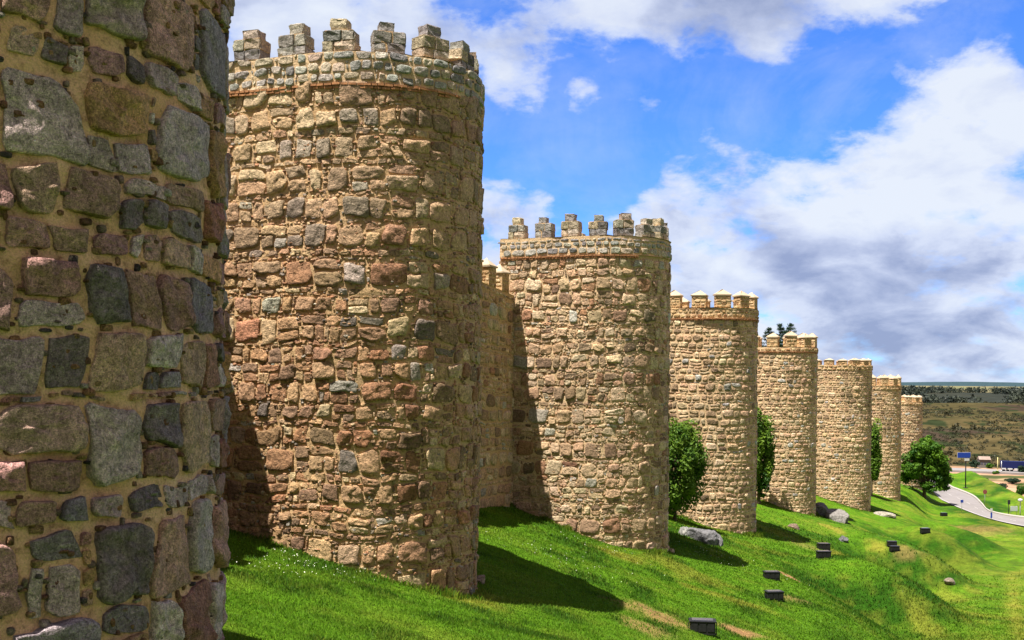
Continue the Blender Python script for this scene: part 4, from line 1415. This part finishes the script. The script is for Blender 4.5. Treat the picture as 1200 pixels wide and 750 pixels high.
# dark trees and hedges in the valley
VG = 'dark trees and bushes in the valley'
for px, py, hp, wp, lab, seed in ((1142, 549, 10, 9, 'round dark tree beside the far road behind the direction sign', 1), (1160, 549, 6, 7, 'low dark tree beside the far road left of the lorry', 2),
                                  (1197, 556, 11, 9, 'dark tree under the lorry at the right edge', 3), (1196, 585, 18, 9, 'dark tree at the right edge above the verge', 4),
                                  (1172, 575, 9, 14, 'dark bush on the red earth just beyond the verge', 5), (1152, 566, 6, 12, 'broad low dark bush on the red earth beyond the verge', 6),
                                  (1186, 567, 7, 15, 'long dark bush on the red earth near the right edge', 7), (1167, 556, 4, 6, 'small dark bush in the middle of the red earth', 8)):
    p = far_hit(px, py); s = p[1] / F
    plant('valley_bush' if 'bush' in lab else 'valley_tree', lab, 'bush' if 'bush' in lab else 'tree', p, hp * s, wp * s / 2 * 1.25, 2600, 0.20 * s / 0.25, leafC if seed % 2 else leafB, 0.08, 700 + seed, VG, 18, 0.35)

# low pale building by the far road
p = far_hit(1153, 548); s = p[1] / F
t = thing('roadside_building', 'low grey building beside the far road between two dark trees', 'building', p, -0.25)
rbox('wall', t, plain_mat('render grey', (0.15, 0.14, 0.135), 0.9, 0, 0.1, 0.5, 0), 0, 0, 1.5, 12 * s, 5, 3.4)
mb = MB(); L_ = 6.4 * s
v = [(-L_, -2.9, 3.2), (L_, -2.9, 3.2), (L_, 2.9, 3.2), (-L_, 2.9, 3.2), (-L_, 0, 4.3), (L_, 0, 4.3)]
mb.add(v, [(0, 1, 5, 4), (2, 3, 4, 5), (0, 4, 3), (1, 2, 5), (0, 3, 2, 1)], smooth=False)
mb.build('roof', [plain_mat('old tiles', (0.26, 0.20, 0.17), 0.9, 0, 0.2, 1, 0)], t)
for sx in (-1.1, 0, 1.1):
    rbox('window', t, glass, sx, -2.51, 1.7, 0.7, 0.06, 0.9)

# scrub on the hill and woods along its top
rng = np.random.default_rng(88)
mb = MB()
n = 3200
r_ = rng.uniform(465, 1040, n); a_ = np.radians(rng.uniform(17, 30, n))
x_, y_ = r_ * np.sin(a_), r_ * np.cos(a_)
ok = fbm(x_ / 70, y_ / 110, 0, 240, 3) > -0.08
r_, a_, x_, y_ = r_[ok], a_[ok], x_[ok], y_[ok]
z_ = far_z(r_, a_)
for k in range(len(r_)):
    h = rng.uniform(0.5, 1.4) * (2.4 if rng.random() < 0.06 else 1); w = h * rng.uniform(0.7, 1.4)
    m_ = 60
    q = rng.normal(0, 1, (m_, 3)); q /= np.linalg.norm(q, axis=1)[:, None]; q[:, 2] = np.abs(q[:, 2])
    c = np.array([x_[k], y_[k], z_[k]]) + q * np.array([w, w, h]) * rng.uniform(0.6, 1, (m_, 1))
    t1 = rng.normal(0, 1, (m_, 3)) * 0.16 * h; t2 = rng.normal(0, 1, (m_, 3)) * 0.16 * h
    v = np.stack([c - t1, c + t2, c + t1], 1).reshape(-1, 3)
    mb.add(v, np.arange(m_)[:, None] * 3 + np.arange(3)[None], 0, np.full((m_ * 3, 3), rng.random()), smooth=False)
tag(mb.build('scrub', [leaf_mat('scrub leaves', (0.024, 0.026, 0.013), (0.065, 0.064, 0.028), 0.1)]), 'dark scrub dotted over the far hillside', 'scrub', None, 'stuff')
mb = MB()
n = 2600
r_ = rng.uniform(1000, 1640, n); a_ = np.radians(rng.uniform(15, 31, n))
x_, y_ = r_ * np.sin(a_), r_ * np.cos(a_)
dens = 0.10 + fbm(x_ / 110, y_ / 260, 0, 250, 3) + 0.5 * sstep(23.5, 24.5, np.degrees(a_)) * sstep(1300, 1000, r_)
ok = dens > 0.02
r_, a_, x_, y_ = r_[ok], a_[ok], x_[ok], y_[ok]; z_ = far_z(r_, a_)
for k in range(len(r_)):
    h = rng.uniform(4, 9); w = h * rng.uniform(0.5, 0.9); m_ = 60
    q = rng.normal(0, 1, (m_, 3)); q /= np.linalg.norm(q, axis=1)[:, None]
    c = np.array([x_[k], y_[k], z_[k] + h * 0.5]) + q * np.array([w, w, h * 0.5]) * rng.uniform(0.6, 1, (m_, 1))
    t1 = rng.normal(0, 1, (m_, 3)) * 0.12 * h; t2 = rng.normal(0, 1, (m_, 3)) * 0.12 * h
    v = np.stack([c - t1, c + t2, c + t1], 1).reshape(-1, 3)
    mb.add(v, np.arange(m_)[:, None] * 3 + np.arange(3)[None], 0, np.full((m_ * 3, 3), rng.random()), smooth=False)
tag(mb.build('woodland', [leaf_mat('wood leaves', (0.022, 0.032, 0.026), (0.050, 0.062, 0.042), 0.1)]), 'dark band of woodland along the top of the far hill', 'woodland', None, 'stuff')

# ------------------------------------------------------------------ light
SUN_EL = math.radians(68.5)
TRAVEL = math.radians(48.0)                # bearing the light travels towards, clockwise from +Y
sx, sy, sz = -math.sin(TRAVEL) * math.cos(SUN_EL), -math.cos(TRAVEL) * math.cos(SUN_EL), math.sin(SUN_EL)
from mathutils import Vector
sun = bpy.data.lights.new('sun', 'SUN'); sun.energy = 5.0; sun.angle = math.radians(0.5); sun.color = (1.0, 0.93, 0.82)
so = bpy.data.objects.new('sun', sun); COL.objects.link(so)
so.rotation_euler = Vector((sx, sy, sz)).to_track_quat('Z', 'Y').to_euler()
so.location = (-40, -30, 60)

# ------------------------------------------------------------------ sky
w = bpy.data.worlds.new('World'); SC.world = w; w.use_nodes = True
nt = w.node_tree
bg = nt.nodes['Background']
sky = nt.nodes.new('ShaderNodeTexSky'); sky.sky_type = 'NISHITA'; sky.sun_disc = False
sky.sun_elevation = SUN_EL; sky.sun_rotation = math.radians(180) + TRAVEL
sky.altitude = 1100; sky.air_density = 1.0; sky.dust_density = 0.3; sky.ozone_density = 2.0
bg.inputs['Strength'].default_value = 0.09
dirv = nt.nodes.new('ShaderNodeTexCoord').outputs['Generated']
sep = nt.nodes.new('ShaderNodeSeparateXYZ'); nt.links.new(dirv, sep.inputs[0])
den = math_(nt, 'ADD', math_(nt, 'MAXIMUM', sep.outputs[2], 0.0), 0.42)
cx_ = math_(nt, 'DIVIDE', sep.outputs[0], den); cy_ = math_(nt, 'DIVIDE', sep.outputs[1], den)
cmb = nt.nodes.new('ShaderNodeCombineXYZ'); nt.links.new(cx_, cmb.inputs[0]); nt.links.new(cy_, cmb.inputs[1])
cp = cmb.outputs[0]
n1 = noise(nt, cp, 4.6, 10, 0.58, 0.15)
n2 = noise(nt, cp, 15.0, 8, 0.60, 0.15)
fld = math_(nt, 'SUBTRACT', math_(nt, 'ADD', math_(nt, 'MULTIPLY', n1, 1.05), math_(nt, 'MULTIPLY', n2, 0.45)), 0.25)


def lobe(px, py, width, gain):
    """a bank of cloud round a bearing in the sky (width in degrees)"""
    d = unp(px, py, 1.0); d = d / np.linalg.norm(d)
    vm = nt.nodes.new('ShaderNodeVectorMath'); vm.operation = 'DOT_PRODUCT'
    nt.links.new(dirv, vm.inputs[0]); vm.inputs[1].default_value = d
    c0 = math.cos(math.radians(width))
    mr = nt.nodes.new('ShaderNodeMapRange'); mr.interpolation_type = 'SMOOTHSTEP'
    mr.inputs[1].default_value = c0; mr.inputs[2].default_value = 1.0; mr.inputs[3].default_value = 0.0; mr.inputs[4].default_value = gain
    nt.links.new(vm.outputs['Value'], mr.inputs[0])
    return mr.outputs[0]


def addall(v0, lst):
    for q in lst: v0 = math_(nt, 'ADD', v0, q)
    return v0


LOBES = [(400, 10, 6, 0.20), (560, -5, 5, 0.16), (700, 0, 4.5, 0.16), (850, 15, 4.5, 0.20), (960, 10, 5, 0.18), (300, 20, 6, 0.14), (860, 200, 4, 0.14), (990, 235, 6, 0.13), (1130, 150, 5, 0.14), (1200, 100, 4, 0.12), (1060, 190, 4, 0.08), (1060, 250, 4, -0.07), (1010, 160, 3, -0.06), (1180, 240, 3, -0.07),
         (1150, 330, 9, 0.20), (900, 300, 7, 0.14), (770, 310, 5, 0.12), (585, 270, 4.0, 0.26), (1080, 40, 5, 0.10), (760, 215, 3, 0.14), (1000, 400, 7, 0.16), (612, 105, 2.3, 0.27), (685, 117, 1.7, 0.24), (750, 112, 1.7, 0.22),
         (650, 150, 6, -0.20), (800, 125, 5, -0.16), (720, 190, 3, -0.12), (1040, 90, 4, -0.18), (930, 130, 3.5, -0.14), (1190, 20, 4, -0.20), (680, 250, 3, -0.14), (600, 200, 2.5, -0.12)]
dens = addall(math_(nt, 'SUBTRACT', fld, 0.02), [lobe(*q) for q in LOBES])
alpha = ramp(nt, dens, [(0.48, 0.0), (0.53, 0.22), (0.60, 0.72), (0.70, 0.97)])
veil = ramp(nt, math_(nt, 'ADD', math_(nt, 'MULTIPLY', noise(nt, cp, 3.0, 8, 0.62, 0.9), 0.8), math_(nt, 'MULTIPLY', n2, 0.2)), [(0.44, 0.0), (0.66, 0.26)])
alpha = math_(nt, 'MAXIMUM', alpha, veil)
thick = addall(math_(nt, 'MULTIPLY', noise(nt, cp, 7.0, 9, 0.58, 0.2), 0.9), [lobe(*q) for q in [(1000, 330, 5, 0.14), (1100, 380, 6, 0.10), (860, 0, 5, 0.16), (900, 310, 3, 0.08), (1150, 120, 6, -0.12), (1000, 220, 5, -0.15)]])
shade = ramp(nt, thick, [(0.34, (0.84, 0.90, 1.0)), (0.48, (0.70, 0.77, 0.95)), (0.58, (0.52, 0.59, 0.80)), (0.72, (0.33, 0.40, 0.62))])
skyc = mix(nt, sky.outputs[0], (0.32, 0.59, 1.12), 1.0, 'MULTIPLY')
CLOUD = 4.75
cl = mix(nt, shade, (CLOUD, CLOUD, CLOUD), 1.0, 'MULTIPLY')
# unseen warm cloud added behind and above the camera to fill the shade
mr = nt.nodes.new('ShaderNodeMapRange'); mr.interpolation_type = 'SMOOTHSTEP'
mr.inputs[1].default_value = 0.62; mr.inputs[2].default_value = 0.30; mr.inputs[3].default_value = 0.0; mr.inputs[4].default_value = 1.0
nt.links.new(sep.outputs[1], mr.inputs[0])
fin = mix(nt, skyc, cl, alpha)
fill_sheet = mix(nt, (2.45, 2.0, 1.85), (1.6, 1.3, 1.2), n1)
fin = mix(nt, fin, fill_sheet, math_(nt, 'MULTIPLY', mr.outputs[0], 0.88))
for nd in nt.nodes:
    if nd.type == 'MIX': nd.clamp_result = False; nd.clamp_factor = True
nt.links.new(fin, bg.inputs['Color'])

# ------------------------------------------------------------------ camera
cam = bpy.data.cameras.new('camera'); co_ = bpy.data.objects.new('camera', cam); COL.objects.link(co_)
cam.sensor_width = 36; cam.lens = 36 * F / 1200; cam.shift_y = (PY0 - 375) / 1200
cam.clip_start = 0.1; cam.clip_end = 30000
from mathutils import Matrix
co_.matrix_world = Matrix.Rotation(PI / 2, 4, 'X') @ Matrix.Rotation(ROLL, 4, 'Z')
SC.camera = co_
SC.view_settings.view_transform = 'Standard'; SC.view_settings.look = 'None'
SC.view_settings.exposure = 1.2; SC.view_settings.gamma = 1.0; SC.view_settings.use_curve_mapping = False
SC.cycles.max_bounces = 6; SC.cycles.diffuse_bounces = 3; SC.cycles.transparent_max_bounces = 8
